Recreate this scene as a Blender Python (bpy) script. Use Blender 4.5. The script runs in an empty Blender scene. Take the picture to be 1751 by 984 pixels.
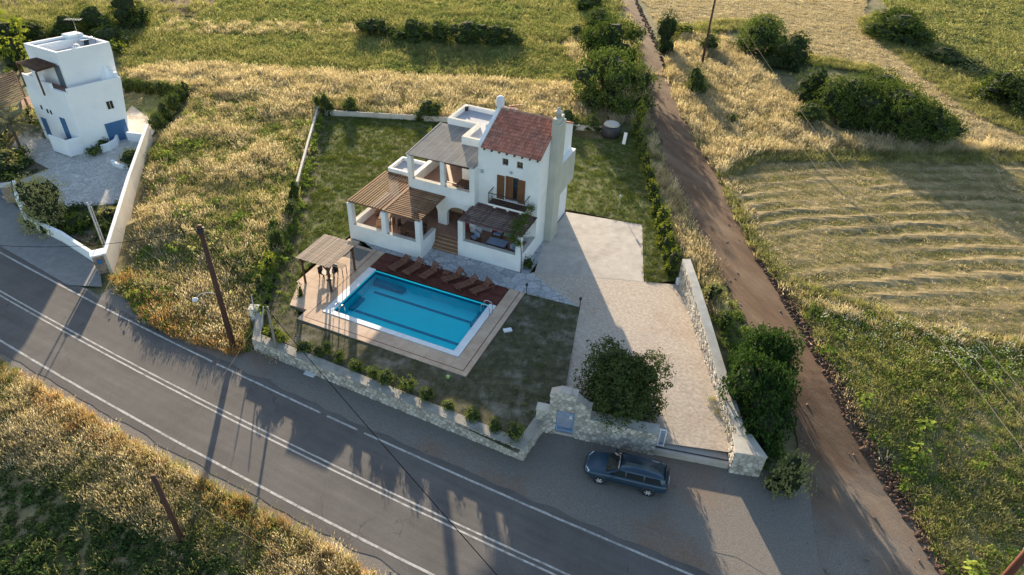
import bpy, bmesh, math, random
import numpy as np
from mathutils import Vector, Matrix, noise
R=random.Random(7); rad=math.radians
SC=bpy.context.scene; COL=SC.collection

# ------------------------------------------------------------------ camera
CW,CH,CF=1751.0,984.0,1167.0
PITCH,ROLL,CAMZ=rad(37.26),rad(-2.42),31.0
_f=Vector((0,math.cos(PITCH),-math.sin(PITCH))); _r=Vector((1,0,0)); _d=_f.cross(_r)
_rt=_r*math.cos(ROLL)+_d*math.sin(ROLL); _dn=_d*math.cos(ROLL)-_r*math.sin(ROLL)
def at(px,py,z=0.0):
    """ground-survey helper: the point at height z seen at a photo pixel"""
    d=_rt*((px-CW/2)/CF)+_dn*((py-CH/2)/CF)+_f
    t=(z-CAMZ)/d.z
    return Vector((d.x*t,d.y*t,z))
cam=bpy.data.cameras.new('camera'); camo=bpy.data.objects.new('camera',cam); COL.objects.link(camo)
cam.sensor_width=36; cam.lens=CF/CW*36; cam.clip_end=2000; cam.clip_start=.5
M=Matrix((( _rt.x,-_dn.x,-_f.x,0),(_rt.y,-_dn.y,-_f.y,0),(_rt.z,-_dn.z,-_f.z,CAMZ),(0,0,0,1)))
camo.matrix_world=M; SC.camera=camo

# ------------------------------------------------------------------ light
SUN_EL,SUN_AZ=rad(12.5),rad(-11.3)
w=bpy.data.worlds.new('World'); SC.world=w; w.use_nodes=True
nt=w.node_tree; bg=nt.nodes['Background']; sky=nt.nodes.new('ShaderNodeTexSky')
sky.sky_type='NISHITA'; sky.sun_disc=False; sky.sun_elevation=SUN_EL; sky.sun_rotation=SUN_AZ
sky.air_density=1.0; sky.dust_density=1.0; sky.ozone_density=.8
nt.links.new(sky.outputs[0],bg.inputs[0]); bg.inputs[1].default_value=.115
sl=bpy.data.lights.new('sun','SUN'); sl.energy=4.9; sl.angle=rad(.6); sl.color=(1,.82,.58)
so=bpy.data.objects.new('sun',sl); COL.objects.link(so)
sd=Vector((math.sin(SUN_AZ)*math.cos(SUN_EL),math.cos(SUN_AZ)*math.cos(SUN_EL),math.sin(SUN_EL)))
so.rotation_euler=sd.to_track_quat('Z','Y').to_euler(); so.location=(0,0,60)
SC.view_settings.view_transform='Standard'; SC.view_settings.look='None'
SC.view_settings.exposure=1.6; SC.view_settings.gamma=1
SC.cycles.max_bounces=6; SC.cycles.transparent_max_bounces=12; SC.cycles.caustics_reflective=False; SC.cycles.caustics_refractive=False

# ------------------------------------------------------------------ materials
def new_mat(name):
    m=bpy.data.materials.new(name); m.use_nodes=True
    n=m.node_tree.nodes; return m,n,m.node_tree.links,n['Principled BSDF']
def rgb(c): return (c[0],c[1],c[2],1)
def ramp(n,stops):
    r=n.new('ShaderNodeValToRGB'); e=r.color_ramp.elements
    while len(e)<len(stops): e.new(.5)
    for i,(p,c) in enumerate(stops): e[i].position=p; e[i].color=rgb(c)
    return r
def coords(n,l,space='world',scale=(1,1,1),rot=0):
    if space=='world': s=n.new('ShaderNodeNewGeometry').outputs['Position']
    else: s=n.new('ShaderNodeTexCoord').outputs['Object']
    mp=n.new('ShaderNodeMapping'); mp.inputs['Scale'].default_value=scale
    if rot:
        m0=n.new('ShaderNodeMapping'); m0.inputs['Rotation'].default_value=(0,0,rot); l.new(s,m0.inputs['Vector']); s=m0.outputs[0]
    l.new(s,mp.inputs['Vector']); return mp.outputs[0]
def mat(name,stops,scale=1.0,detail=6,rough=.85,bump=.0,bscale=None,space='world',stretch=(1,1,1),rot=0,spec=.3,metal=0,mix=None,island=0,distort=0):
    """noise-coloured surface; mix=(stops2,scale2,lo,hi): second colour layer where a larger noise is high"""
    m,n,l,p=new_mat(name); p.inputs['Roughness'].default_value=rough; p.inputs['Metallic'].default_value=metal
    p.inputs['Specular IOR Level'].default_value=spec
    v=coords(n,l,space,stretch,rot)
    t=n.new('ShaderNodeTexNoise'); t.inputs['Scale'].default_value=scale; t.inputs['Detail'].default_value=detail; t.inputs['Roughness'].default_value=.62
    t.inputs['Distortion'].default_value=distort
    l.new(v,t.inputs['Vector']); r=ramp(n,stops); l.new(t.outputs[0],r.inputs[0]); col=r.outputs[0]
    if mix:
        t2=n.new('ShaderNodeTexNoise'); t2.inputs['Scale'].default_value=mix[1]; t2.inputs['Detail'].default_value=5; t2.inputs['Roughness'].default_value=.6; l.new(v,t2.inputs['Vector'])
        mr=n.new('ShaderNodeMapRange'); mr.inputs[1].default_value=mix[2]; mr.inputs[2].default_value=mix[3]; l.new(t2.outputs[0],mr.inputs[0])
        r2=ramp(n,mix[0]); l.new(t.outputs[0],r2.inputs[0])
        mx=n.new('ShaderNodeMix'); mx.data_type='RGBA'; l.new(mr.outputs[0],mx.inputs[0]); l.new(col,mx.inputs[6]); l.new(r2.outputs[0],mx.inputs[7]); col=mx.outputs[2]
    if island:
        g=n.new('ShaderNodeNewGeometry'); o=n.new('ShaderNodeObjectInfo'); ad=n.new('ShaderNodeMath'); l.new(g.outputs['Random Per Island'],ad.inputs[0]); l.new(o.outputs['Random'],ad.inputs[1])
        fr=n.new('ShaderNodeMath'); fr.operation='FRACT'; l.new(ad.outputs[0],fr.inputs[0])
        mr=n.new('ShaderNodeMapRange'); mr.inputs[3].default_value=1-island; mr.inputs[4].default_value=1+island; l.new(fr.outputs[0],mr.inputs[0])
        mu=n.new('ShaderNodeVectorMath'); mu.operation='SCALE'; l.new(col,mu.inputs[0]); l.new(mr.outputs[0],mu.inputs['Scale']); col=mu.outputs[0]
    l.new(col,p.inputs['Base Color'])
    if bump:
        tb=n.new('ShaderNodeTexNoise'); tb.inputs['Scale'].default_value=bscale or scale*4; tb.inputs['Detail'].default_value=6; tb.inputs['Roughness'].default_value=.65; l.new(v,tb.inputs['Vector'])
        b=n.new('ShaderNodeBump'); b.inputs['Strength'].default_value=1; b.inputs['Distance'].default_value=bump; l.new(tb.outputs[0],b.inputs['Height']); l.new(b.outputs[0],p.inputs['Normal'])
    return m
def plain(name,c,rough=.6,var=.12,scale=3,space='object',metal=0,spec=.4,bump=0,bscale=30,island=0):
    d=[max(0,x*(1-var)) for x in c]; e=[min(1,x*(1+var)) for x in c]
    return mat(name,[(.3,d),(.7,e)],scale=scale,rough=rough,space=space,metal=metal,spec=spec,bump=bump,bscale=bscale,island=island)
def leafmat(name,c0,c1,c2,trans=.35,rnd='island',rough=.7):
    """foliage: diffuse + translucent, colour varied from leaf to leaf and plant to plant"""
    m,n,l,p=new_mat(name); n.remove(p); out=n['Material Output']
    g=n.new('ShaderNodeNewGeometry'); o=n.new('ShaderNodeObjectInfo')
    ad=n.new('ShaderNodeMath'); ad.operation='MULTIPLY_ADD'
    l.new(g.outputs['Random Per Island'],ad.inputs[0]); ad.inputs[1].default_value=.55 if rnd=='island' else .3
    ml=n.new('ShaderNodeMath'); ml.operation='MULTIPLY'; ml.inputs[1].default_value=.45 if rnd=='island' else .7; l.new(o.outputs['Random'],ml.inputs[0]); l.new(ml.outputs[0],ad.inputs[2])
    r=ramp(n,[(.05,c0),(.5,c1),(.95,c2)]); l.new(ad.outputs[0],r.inputs[0])
    df=n.new('ShaderNodeBsdfDiffuse'); tr=n.new('ShaderNodeBsdfTranslucent'); l.new(r.outputs[0],df.inputs[0])
    sc=n.new('ShaderNodeMix'); sc.data_type='RGBA'; sc.blend_type='MULTIPLY'; sc.inputs[0].default_value=1; l.new(r.outputs[0],sc.inputs[6]); sc.inputs[7].default_value=(1.25,1.22,.9,1)
    l.new(sc.outputs[2],tr.inputs[0])
    mx=n.new('ShaderNodeMixShader'); mx.inputs[0].default_value=trans; l.new(df.outputs[0],mx.inputs[1]); l.new(tr.outputs[0],mx.inputs[2]); l.new(mx.outputs[0],out.inputs[0])
    return m
m_white=mat('white_plaster',[(.3,(.72,.73,.74)),(.7,(.82,.82,.81))],scale=.9,rough=.9,bump=.004,bscale=14,mix=([(.3,(.62,.62,.60)),(.7,(.76,.75,.72))],.35,.45,.7))
m_white2=mat('whitewash',[(.3,(.76,.78,.81)),(.7,(.84,.85,.86))],scale=.7,rough=.9,bump=.004,bscale=10,mix=([(.3,(.68,.69,.7)),(.7,(.78,.78,.78))],.3,.52,.8))
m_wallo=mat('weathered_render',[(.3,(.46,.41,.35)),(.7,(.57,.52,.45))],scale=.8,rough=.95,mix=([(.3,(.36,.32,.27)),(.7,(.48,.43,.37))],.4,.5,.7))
m_cap=mat('grey_cap',[(.3,(.40,.38,.34)),(.7,(.52,.50,.45))],scale=1.6,rough=.9,bump=.004,bscale=16,mix=([(.3,(.33,.31,.27)),(.7,(.43,.40,.35))],.5,.5,.7))
m_capW=mat('pale_cap',[(.3,(.40,.38,.34)),(.7,(.50,.48,.43))],scale=1.6,rough=.9,mix=([(.3,(.40,.38,.33)),(.7,(.5,.47,.42))],.5,.5,.7))
m_capF=mat('shaded_wall_top',[(.3,(.25,.24,.215)),(.7,(.34,.325,.295))],scale=2.2,rough=.95,bump=.006,bscale=14,mix=([(.3,(.19,.18,.155)),(.7,(.27,.255,.225))],.7,.45,.65))  # darker copy of the pale cap; shade of the shrubs sits in its colour
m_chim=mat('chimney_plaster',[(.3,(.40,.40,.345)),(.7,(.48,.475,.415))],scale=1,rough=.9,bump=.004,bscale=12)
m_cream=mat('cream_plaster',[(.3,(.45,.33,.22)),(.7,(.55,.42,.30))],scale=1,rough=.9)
m_terra=mat('terracotta_floor',[(.3,(.24,.13,.09)),(.7,(.34,.2,.14))],scale=2.5,rough=.7)
m_step=mat('step_terracotta',[(.3,(.26,.13,.075)),(.7,(.36,.2,.12))],scale=3,rough=.75,island=.15)
m_nose=plain('step_nosing',(.42,.29,.18),.75)
m_tile=mat('roof_tile_clay',[(.3,(.38,.145,.098)),(.7,(.50,.21,.15))],scale=2.2,rough=.8,island=.22,mix=([(.3,(.31,.155,.115)),(.7,(.44,.25,.19))],.8,.5,.75))
m_wood=mat('weathered_wood',[(.3,(.155,.082,.046)),(.7,(.255,.148,.088))],scale=3,stretch=(1,1,1),spec=.08,rough=.75,island=.22,space='object')
m_woodD=mat('dark_wood',[(.3,(.075,.04,.027)),(.7,(.13,.075,.05))],scale=3,spec=.08,rough=.7,island=.2,space='object')
m_woodG=mat('grey_wood',[(.3,(.22,.17,.13)),(.7,(.36,.29,.23))],scale=4,spec=.08,rough=.85,island=.25,space='object')
m_lounge=mat('lounger_teak',[(.3,(.13,.06,.04)),(.7,(.205,.10,.068))],scale=4,spec=.1,rough=.8,island=.2,space='object')
m_deckw=mat('deck_plank_wood',[(.3,(.085,.028,.022)),(.7,(.135,.048,.036))],scale=3,spec=.08,rough=.65,island=.16)
m_shut=plain('shutter_wood',(.16,.07,.03),.6,island=.1)
m_glassD=plain('dark_glass',(.02,.025,.03),.08,spec=.8)
m_metalD=plain('dark_metal',(.03,.03,.035),.5)
m_steel=plain('steel',(.6,.6,.62),.22,metal=1)
m_blue=plain('blue_paint',(.045,.13,.27),.6)
m_doorg=plain('grey_blue_door',(.10,.13,.16),.6)
m_blueL=plain('light_blue_paint',(.22,.36,.58),.5)
m_fabric=plain('blue_grey_fabric',(.22,.27,.38),.95)
m_fabW=plain('white_fabric',(.62,.64,.68),.95)
m_redf=plain('red_fabric',(.2,.03,.03),.95)
m_canopy=mat('canopy_sheet',[(.3,(.20,.19,.18)),(.7,(.26,.25,.235))],scale=1.2,rough=1,spec=0,mix=([(.3,(.16,.152,.145)),(.7,(.22,.21,.2))],.5,.5,.75))
m_seam=plain('canopy_seam',(.38,.36,.33),.9,spec=.05)
m_roofblue=mat('flat_roof_coating',[(.3,(.30,.32,.37)),(.7,(.38,.40,.45))],scale=.8,rough=.85,mix=([(.3,(.26,.26,.28)),(.7,(.34,.34,.36))],.6,.5,.75))
m_coping=mat('white_coping',[(.3,(.62,.64,.66)),(.7,(.74,.75,.76))],scale=2.5,rough=.6)
m_pink=mat('poolside_slab',[(.3,(.44,.315,.225)),(.7,(.56,.42,.315))],scale=1.2,rough=.85,bump=.003,bscale=40,island=.05,mix=([(.3,(.38,.25,.17)),(.7,(.48,.34,.25))],.4,.5,.72))
m_band=plain('brick_band',(.17,.075,.055),.8,island=.2)
m_pool=mat('pool_tile',[(.3,(.02,.78,.88)),(.7,(.04,.84,.93))],scale=.6,rough=.4,island=0)
m_poolL=plain('pool_line',(.01,.20,.36),.4)
m_black=plain('black_rubber',(.015,.015,.017),.8)
m_pole=mat('creosoted_pole',[(.3,(.055,.028,.02)),(.7,(.10,.05,.036))],scale=2,stretch=(4,4,.6),rough=.85)
m_poleG=mat('grey_pole',[(.3,(.2,.16,.13)),(.7,(.3,.25,.2))],scale=2,stretch=(4,4,.6),rough=.85)
m_poleL=plain('pale_pole',(.42,.40,.38),.7)
m_poleR=plain('red_brown_pole',(.11,.035,.022),.7)
m_wire=plain('cable_black',(.006,.006,.006),1,spec=0)
m_wireL=plain('cable_pale',(.2,.18,.15),.9,spec=0)
m_trunk=mat('bark',[(.3,(.07,.05,.035)),(.7,(.15,.11,.08))],scale=5,rough=.95,space='object')
m_mortar=mat('mortar',[(.3,(.33,.31,.28)),(.7,(.43,.40,.36))],scale=3,rough=.95)
m_stone=mat('limestone',[(.3,(.36,.33,.29)),(.7,(.52,.49,.44))],scale=4,rough=.9,island=.36,bump=.01,bscale=12)
m_brickst=mat('brown_stone',[(.3,(.22,.16,.12)),(.7,(.36,.28,.22))],scale=4,rough=.9,island=.3)
# ground materials
m_ground=mat('dry_earth',[(.3,(.11,.085,.045)),(.5,(.17,.14,.07)),(.7,(.25,.2,.11))],scale=1.2,rough=1,bump=.05,bscale=3,mix=([(.35,(.06,.075,.025)),(.7,(.12,.13,.045))],.22,.42,.62))
m_field=mat('field_ground',[(.3,(.16,.12,.06)),(.5,(.26,.2,.1)),(.7,(.36,.28,.15))],scale=1.5,rough=1,bump=.06,bscale=4,mix=([(.35,(.07,.085,.03)),(.7,(.15,.15,.06))],.18,.45,.65))
m_green=mat('green_field_ground',[(.3,(.06,.08,.025)),(.5,(.11,.13,.04)),(.7,(.19,.19,.07))],scale=1.1,rough=1,bump=.08,bscale=3,mix=([(.35,(.15,.125,.06)),(.7,(.27,.22,.11))],.2,.48,.68))
m_soil=mat('ploughed_soil',[(.3,(.075,.038,.024)),(.7,(.15,.08,.052))],scale=3,rough=1,bump=.12,bscale=2.2)
m_dirt=mat('red_dirt',[(.3,(.088,.052,.032)),(.7,(.155,.096,.06))],scale=.9,stretch=(.35,1.5,1),rot=rad(68),detail=9,rough=1,bump=.03,bscale=7,mix=([(.3,(.13,.087,.056)),(.7,(.205,.145,.096))],.3,.45,.65))
m_clod=mat('red_bank_soil',[(.3,(.065,.036,.025)),(.7,(.14,.085,.06))],scale=2.5,rough=1,bump=.06,bscale=6)
m_gravel=mat('grey_gravel',[(.25,(.10,.09,.08)),(.5,(.175,.157,.14)),(.75,(.26,.235,.21))],scale=15,detail=10,rough=1,bump=.012,bscale=22,mix=([(.3,(.14,.09,.06)),(.7,(.25,.17,.12))],.16,.5,.66))
def asphalt_mat():
    m,n,l,p=new_mat('asphalt'); p.inputs['Roughness'].default_value=.88; p.inputs['Specular IOR Level'].default_value=.25
    v=coords(n,l); st=coords(n,l,'world',(.10,1.6,1),rad(26.6))
    def nz(vec,sc,det,rg=.6):
        t=n.new('ShaderNodeTexNoise'); t.inputs['Scale'].default_value=sc; t.inputs['Detail'].default_value=det; t.inputs['Roughness'].default_value=rg; l.new(vec,t.inputs['Vector']); return t.outputs[0]
    def rng(o,a,b,c,d):
        q=n.new('ShaderNodeMapRange'); q.inputs[1].default_value=a; q.inputs[2].default_value=b; q.inputs[3].default_value=c; q.inputs[4].default_value=d; l.new(o,q.inputs[0]); return q.outputs[0]
    def mul(a,b):
        q=n.new('ShaderNodeMath'); q.operation='MULTIPLY'; l.new(a,q.inputs[0]); l.new(b,q.inputs[1]); return q.outputs[0]
    k=mul(mul(rng(nz(v,26,6,.75),.3,.7,.72,1.28),rng(nz(v,.35,7,.65),.35,.65,.86,1.12)),rng(nz(st,1.0,6,.6),.3,.7,.84,1.14))
    vo=n.new('ShaderNodeTexVoronoi'); vo.feature='DISTANCE_TO_EDGE'; vo.inputs['Scale'].default_value=.28; dv=n.new('ShaderNodeVectorMath'); l.new(v,dv.inputs[0]); tn=n.new('ShaderNodeTexNoise'); tn.inputs['Scale'].default_value=1.2; tn.inputs['Detail'].default_value=5; l.new(v,tn.inputs['Vector']); l.new(tn.outputs['Color'],dv.inputs[1]); l.new(dv.outputs[0],vo.inputs['Vector'])
    cr=rng(vo.outputs[0],.0,.006,.55,1); gate=rng(nz(v,.18,2),.50,.56,0,1)
    mxf=n.new('ShaderNodeMix'); l.new(gate,mxf.inputs[0]); mxf.inputs[2].default_value=1; l.new(cr,mxf.inputs[3]); k=mul(k,mxf.outputs[0])
    sc=n.new('ShaderNodeVectorMath'); sc.operation='SCALE'; sc.inputs[0].default_value=(.108,.100,.096); l.new(k,sc.inputs['Scale']); l.new(sc.outputs[0],p.inputs['Base Color'])
    b=n.new('ShaderNodeBump'); b.inputs['Distance'].default_value=.008; l.new(nz(v,30,5),b.inputs['Height']); l.new(b.outputs[0],p.inputs['Normal']); return m
m_asphalt=asphalt_mat()
m_asphalt0=mat('asphalt',[(.3,(.105,.098,.092)),(.7,(.145,.135,.127))],scale=9,detail=10,rough=.9,bump=.006,bscale=40,mix=([(.3,(.085,.08,.077)),(.7,(.12,.113,.108))],.12,.45,.7))
m_line=mat('road_paint',[(.35,(.32,.305,.29)),(.65,(.5,.485,.46))],scale=6,detail=8,rough=.8,mix=([(.3,(.13,.122,.115)),(.6,(.3,.285,.27))],2.5,.46,.66))
m_lawn=mat('lawn_ground',[(.3,(.055,.07,.02)),(.5,(.09,.105,.032)),(.7,(.15,.155,.055))],scale=2.2,rough=1,bump=.03,bscale=8,mix=([(.3,(.11,.095,.05)),(.7,(.19,.16,.085))],.3,.5,.7))
m_flawn=mat('patchy_lawn',[(.3,(.04,.04,.022)),(.5,(.07,.066,.036)),(.7,(.12,.105,.068))],scale=2,rough=1,bump=.03,bscale=8,mix=([(.3,(.12,.105,.08)),(.7,(.24,.22,.18))],.55,.52,.68))
m_hedgeg=mat('bed_soil',[(.3,(.09,.07,.05)),(.7,(.17,.14,.1))],scale=3,rough=1,bump=.04,bscale=6)
def blend_gravel(m):
    n=m.node_tree.nodes; l=m.node_tree.links; p=n['Principled BSDF']; col=p.inputs['Base Color'].links[0].from_socket
    g=n.new('ShaderNodeNewGeometry'); dp=n.new('ShaderNodeVectorMath'); dp.operation='DOT_PRODUCT'; dp.inputs[1].default_value=(.4472,.8944,0); l.new(g.outputs['Position'],dp.inputs[0])
    t=n.new('ShaderNodeTexNoise'); t.inputs['Scale'].default_value=.35; t.inputs['Detail'].default_value=8; l.new(g.outputs['Position'],t.inputs['Vector'])
    a=n.new('ShaderNodeMath'); a.operation='MULTIPLY_ADD'; a.inputs[1].default_value=14; l.new(t.outputs[0],a.inputs[0]); l.new(dp.outputs['Value'],a.inputs[2])
    mr=n.new('ShaderNodeMapRange'); mr.inputs[1].default_value=20.4+7+4; mr.inputs[2].default_value=20.4+7+12; mr.inputs[3].default_value=1; mr.inputs[4].default_value=0; l.new(a.outputs[0],mr.inputs[0])
    t2=n.new('ShaderNodeTexNoise'); t2.inputs['Scale'].default_value=15; t2.inputs['Detail'].default_value=10; l.new(g.outputs['Position'],t2.inputs['Vector'])
    r2=ramp(n,[(.25,(.10,.09,.08)),(.5,(.175,.157,.14)),(.75,(.26,.235,.21))]); l.new(t2.outputs[0],r2.inputs[0])
    mx=n.new('ShaderNodeMix'); mx.data_type='RGBA'; l.new(mr.outputs[0],mx.inputs[0]); l.new(col,mx.inputs[6]); l.new(r2.outputs[0],mx.inputs[7]); l.new(mx.outputs[2],p.inputs['Base Color'])
blend_gravel(m_dirt)
def paving(name,c0,c1,size,rot,joint,stain,ground=None,crazy=False):
    """paving: each stone its own tone, dark joints (too fine to model from the air)"""
    m,n,l,p=new_mat(name); p.inputs['Roughness'].default_value=.9; p.inputs['Specular IOR Level'].default_value=.25
    v=coords(n,l,'world',(1,1,1),rot)
    if crazy:
        vo=n.new('ShaderNodeTexVoronoi'); vo.inputs['Scale'].default_value=size; l.new(v,vo.inputs['Vector'])
        ve=n.new('ShaderNodeTexVoronoi'); ve.feature='DISTANCE_TO_EDGE'; ve.inputs['Scale'].default_value=size; l.new(v,ve.inputs['Vector'])
        sp=n.new('ShaderNodeSeparateColor'); l.new(vo.outputs['Color'],sp.inputs[0]); r=ramp(n,[(.1,c0),(.9,c1)]); l.new(sp.outputs[0],r.inputs[0])
        mr=n.new('ShaderNodeMapRange'); mr.inputs[1].default_value=.015; mr.inputs[2].default_value=.05; l.new(ve.outputs[0],mr.inputs[0])
        mx=n.new('ShaderNodeMix'); mx.data_type='RGBA'; l.new(mr.outputs[0],mx.inputs[0]); mx.inputs[6].default_value=rgb(joint); l.new(r.outputs[0],mx.inputs[7]); c=mx.outputs[2]; h=mr.outputs[0]
    else:
        b=n.new('ShaderNodeTexBrick'); b.inputs['Scale'].default_value=1; b.inputs['Brick Width'].default_value=size; b.inputs['Row Height'].default_value=size*.5
        b.inputs['Mortar Size'].default_value=.014; b.inputs['Color1'].default_value=rgb(c0); b.inputs['Color2'].default_value=rgb(c1); b.inputs['Mortar'].default_value=rgb(joint); l.new(v,b.inputs['Vector']); c=b.outputs[0]; h=None
    t=n.new('ShaderNodeTexNoise'); t.inputs['Scale'].default_value=.35; t.inputs['Detail'].default_value=8; t.inputs['Roughness'].default_value=.65; l.new(v,t.inputs['Vector'])
    mr=n.new('ShaderNodeMapRange'); mr.inputs[1].default_value=.5; mr.inputs[2].default_value=.72; mr.inputs[4].default_value=.75; l.new(t.outputs[0],mr.inputs[0])
    mx=n.new('ShaderNodeMix'); mx.data_type='RGBA'; l.new(mr.outputs[0],mx.inputs[0]); l.new(c,mx.inputs[6]); mx.inputs[7].default_value=rgb(stain)
    t3=n.new('ShaderNodeTexNoise'); t3.inputs['Scale'].default_value=5; t3.inputs['Detail'].default_value=9; l.new(v,t3.inputs['Vector'])
    m3=n.new('ShaderNodeMapRange'); m3.inputs[1].default_value=.3; m3.inputs[2].default_value=.7; m3.inputs[3].default_value=.8; m3.inputs[4].default_value=1.18; l.new(t3.outputs[0],m3.inputs[0])
    vm=n.new('ShaderNodeVectorMath'); vm.operation='SCALE'; l.new(mx.outputs[2],vm.inputs[0]); l.new(m3.outputs[0],vm.inputs['Scale'])
    l.new(vm.outputs[0],p.inputs['Base Color'])
    bp=n.new('ShaderNodeBump'); bp.inputs['Distance'].default_value=.012; bp.inputs['Strength'].default_value=1; l.new(t3.outputs[0],bp.inputs['Height']); l.new(bp.outputs[0],p.inputs['Normal'])
    return m
PHI=rad(-22.28)
m_drive=paving('driveway_setts',(.42,.36,.30),(.48,.415,.35),.22,-PHI,(.36,.30,.25),(.34,.26,.20))
m_conc=mat('concrete_pad',[(.3,(.38,.34,.30)),(.7,(.50,.455,.41))],scale=1.3,detail=9,rough=.9,bump=.003,bscale=30,mix=([(.3,(.29,.255,.22)),(.7,(.41,.37,.33))],.45,.46,.7))
m_crazy=paving('crazy_paving',(.30,.31,.33),(.44,.44,.45),1.5,-PHI,(.24,.24,.25),(.33,.32,.32),crazy=True)
m_yard=paving('yard_cobbles',(.46,.43,.40),(.58,.55,.51),2.2,.3,(.36,.34,.32),(.42,.39,.35),crazy=True)
m_apron=mat('concrete_apron',[(.3,(.17,.17,.17)),(.7,(.24,.235,.23))],scale=2.2,detail=8,rough=.9,mix=([(.3,(.14,.14,.14)),(.7,(.19,.185,.18))],.3,.5,.7))
# vegetation materials
l_straw=leafmat('dry_grass_leaf',(0.250,0.203,0.117),(0.437,0.364,0.244),(0.680,0.598,0.454),.4,'obj')
l_olive=leafmat('half_dry_grass_leaf',(0.111,0.131,0.048),(0.221,0.229,0.089),(0.444,0.406,0.202),.4,'obj')
l_green=leafmat('weed_leaf',(0.072,0.116,0.025),(0.152,0.217,0.045),(0.288,0.334,0.077),.35,'obj')
l_grey=leafmat('scrub_leaf',(0.154,0.169,0.075),(0.252,0.260,0.112),(0.392,0.377,0.175),.35,'obj')
l_dark=leafmat('dark_weed_leaf',(0.026,0.048,0.017),(0.054,0.090,0.028),(0.090,0.132,0.044),.25,'obj')
l_turf=leafmat('turf_blade',(0.057,0.089,0.020),(0.101,0.137,0.030),(0.184,0.194,0.055),.35,'obj')
l_bush=leafmat('bush_leaf',(.042,.066,.017),(.08,.118,.03),(.145,.185,.055),.25)
l_bushY=leafmat('bright_leaf',(.09,.12,.018),(.16,.2,.03),(.26,.28,.05),.35)
l_leafy=leafmat('shrub_leaf',(.06,.09,.02),(.11,.15,.035),(.19,.225,.06),.3)
l_pine=leafmat('dark_leaf',(.026,.046,.017),(.052,.08,.027),(.09,.12,.04),.18)
l_citrus=leafmat('glossy_leaf',(.034,.05,.018),(.065,.088,.03),(.115,.135,.055),.2)
l_fig=leafmat('broad_leaf',(.018,.04,.013),(.035,.07,.02),(.07,.12,.03),.25)
l_palm=leafmat('palm_leaf',(.08,.09,.06),(.14,.15,.1),(.22,.22,.15),.2)
l_tan=leafmat('tan_grass_leaf',(0.218,0.119,0.048),(0.379,0.223,0.095),(0.551,0.356,0.180),.4,'obj')
l_lime=leafmat('pale_green_leaf',(0.126,0.169,0.054),(0.231,0.280,0.090),(0.406,0.416,0.168),.4,'obj')
l_flower=leafmat('white_flower',(.55,.55,.45),(.65,.65,.55),(.75,.75,.65),.3)
m_core=mat('inner_shade',[(.35,(.012,.017,.007)),(.65,(.04,.055,.02))],scale=4,rough=1,bump=.15,bscale=5)  # filler lumps, coloured dark for the shade inside a crown
m_leaf0=l_bush

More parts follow.
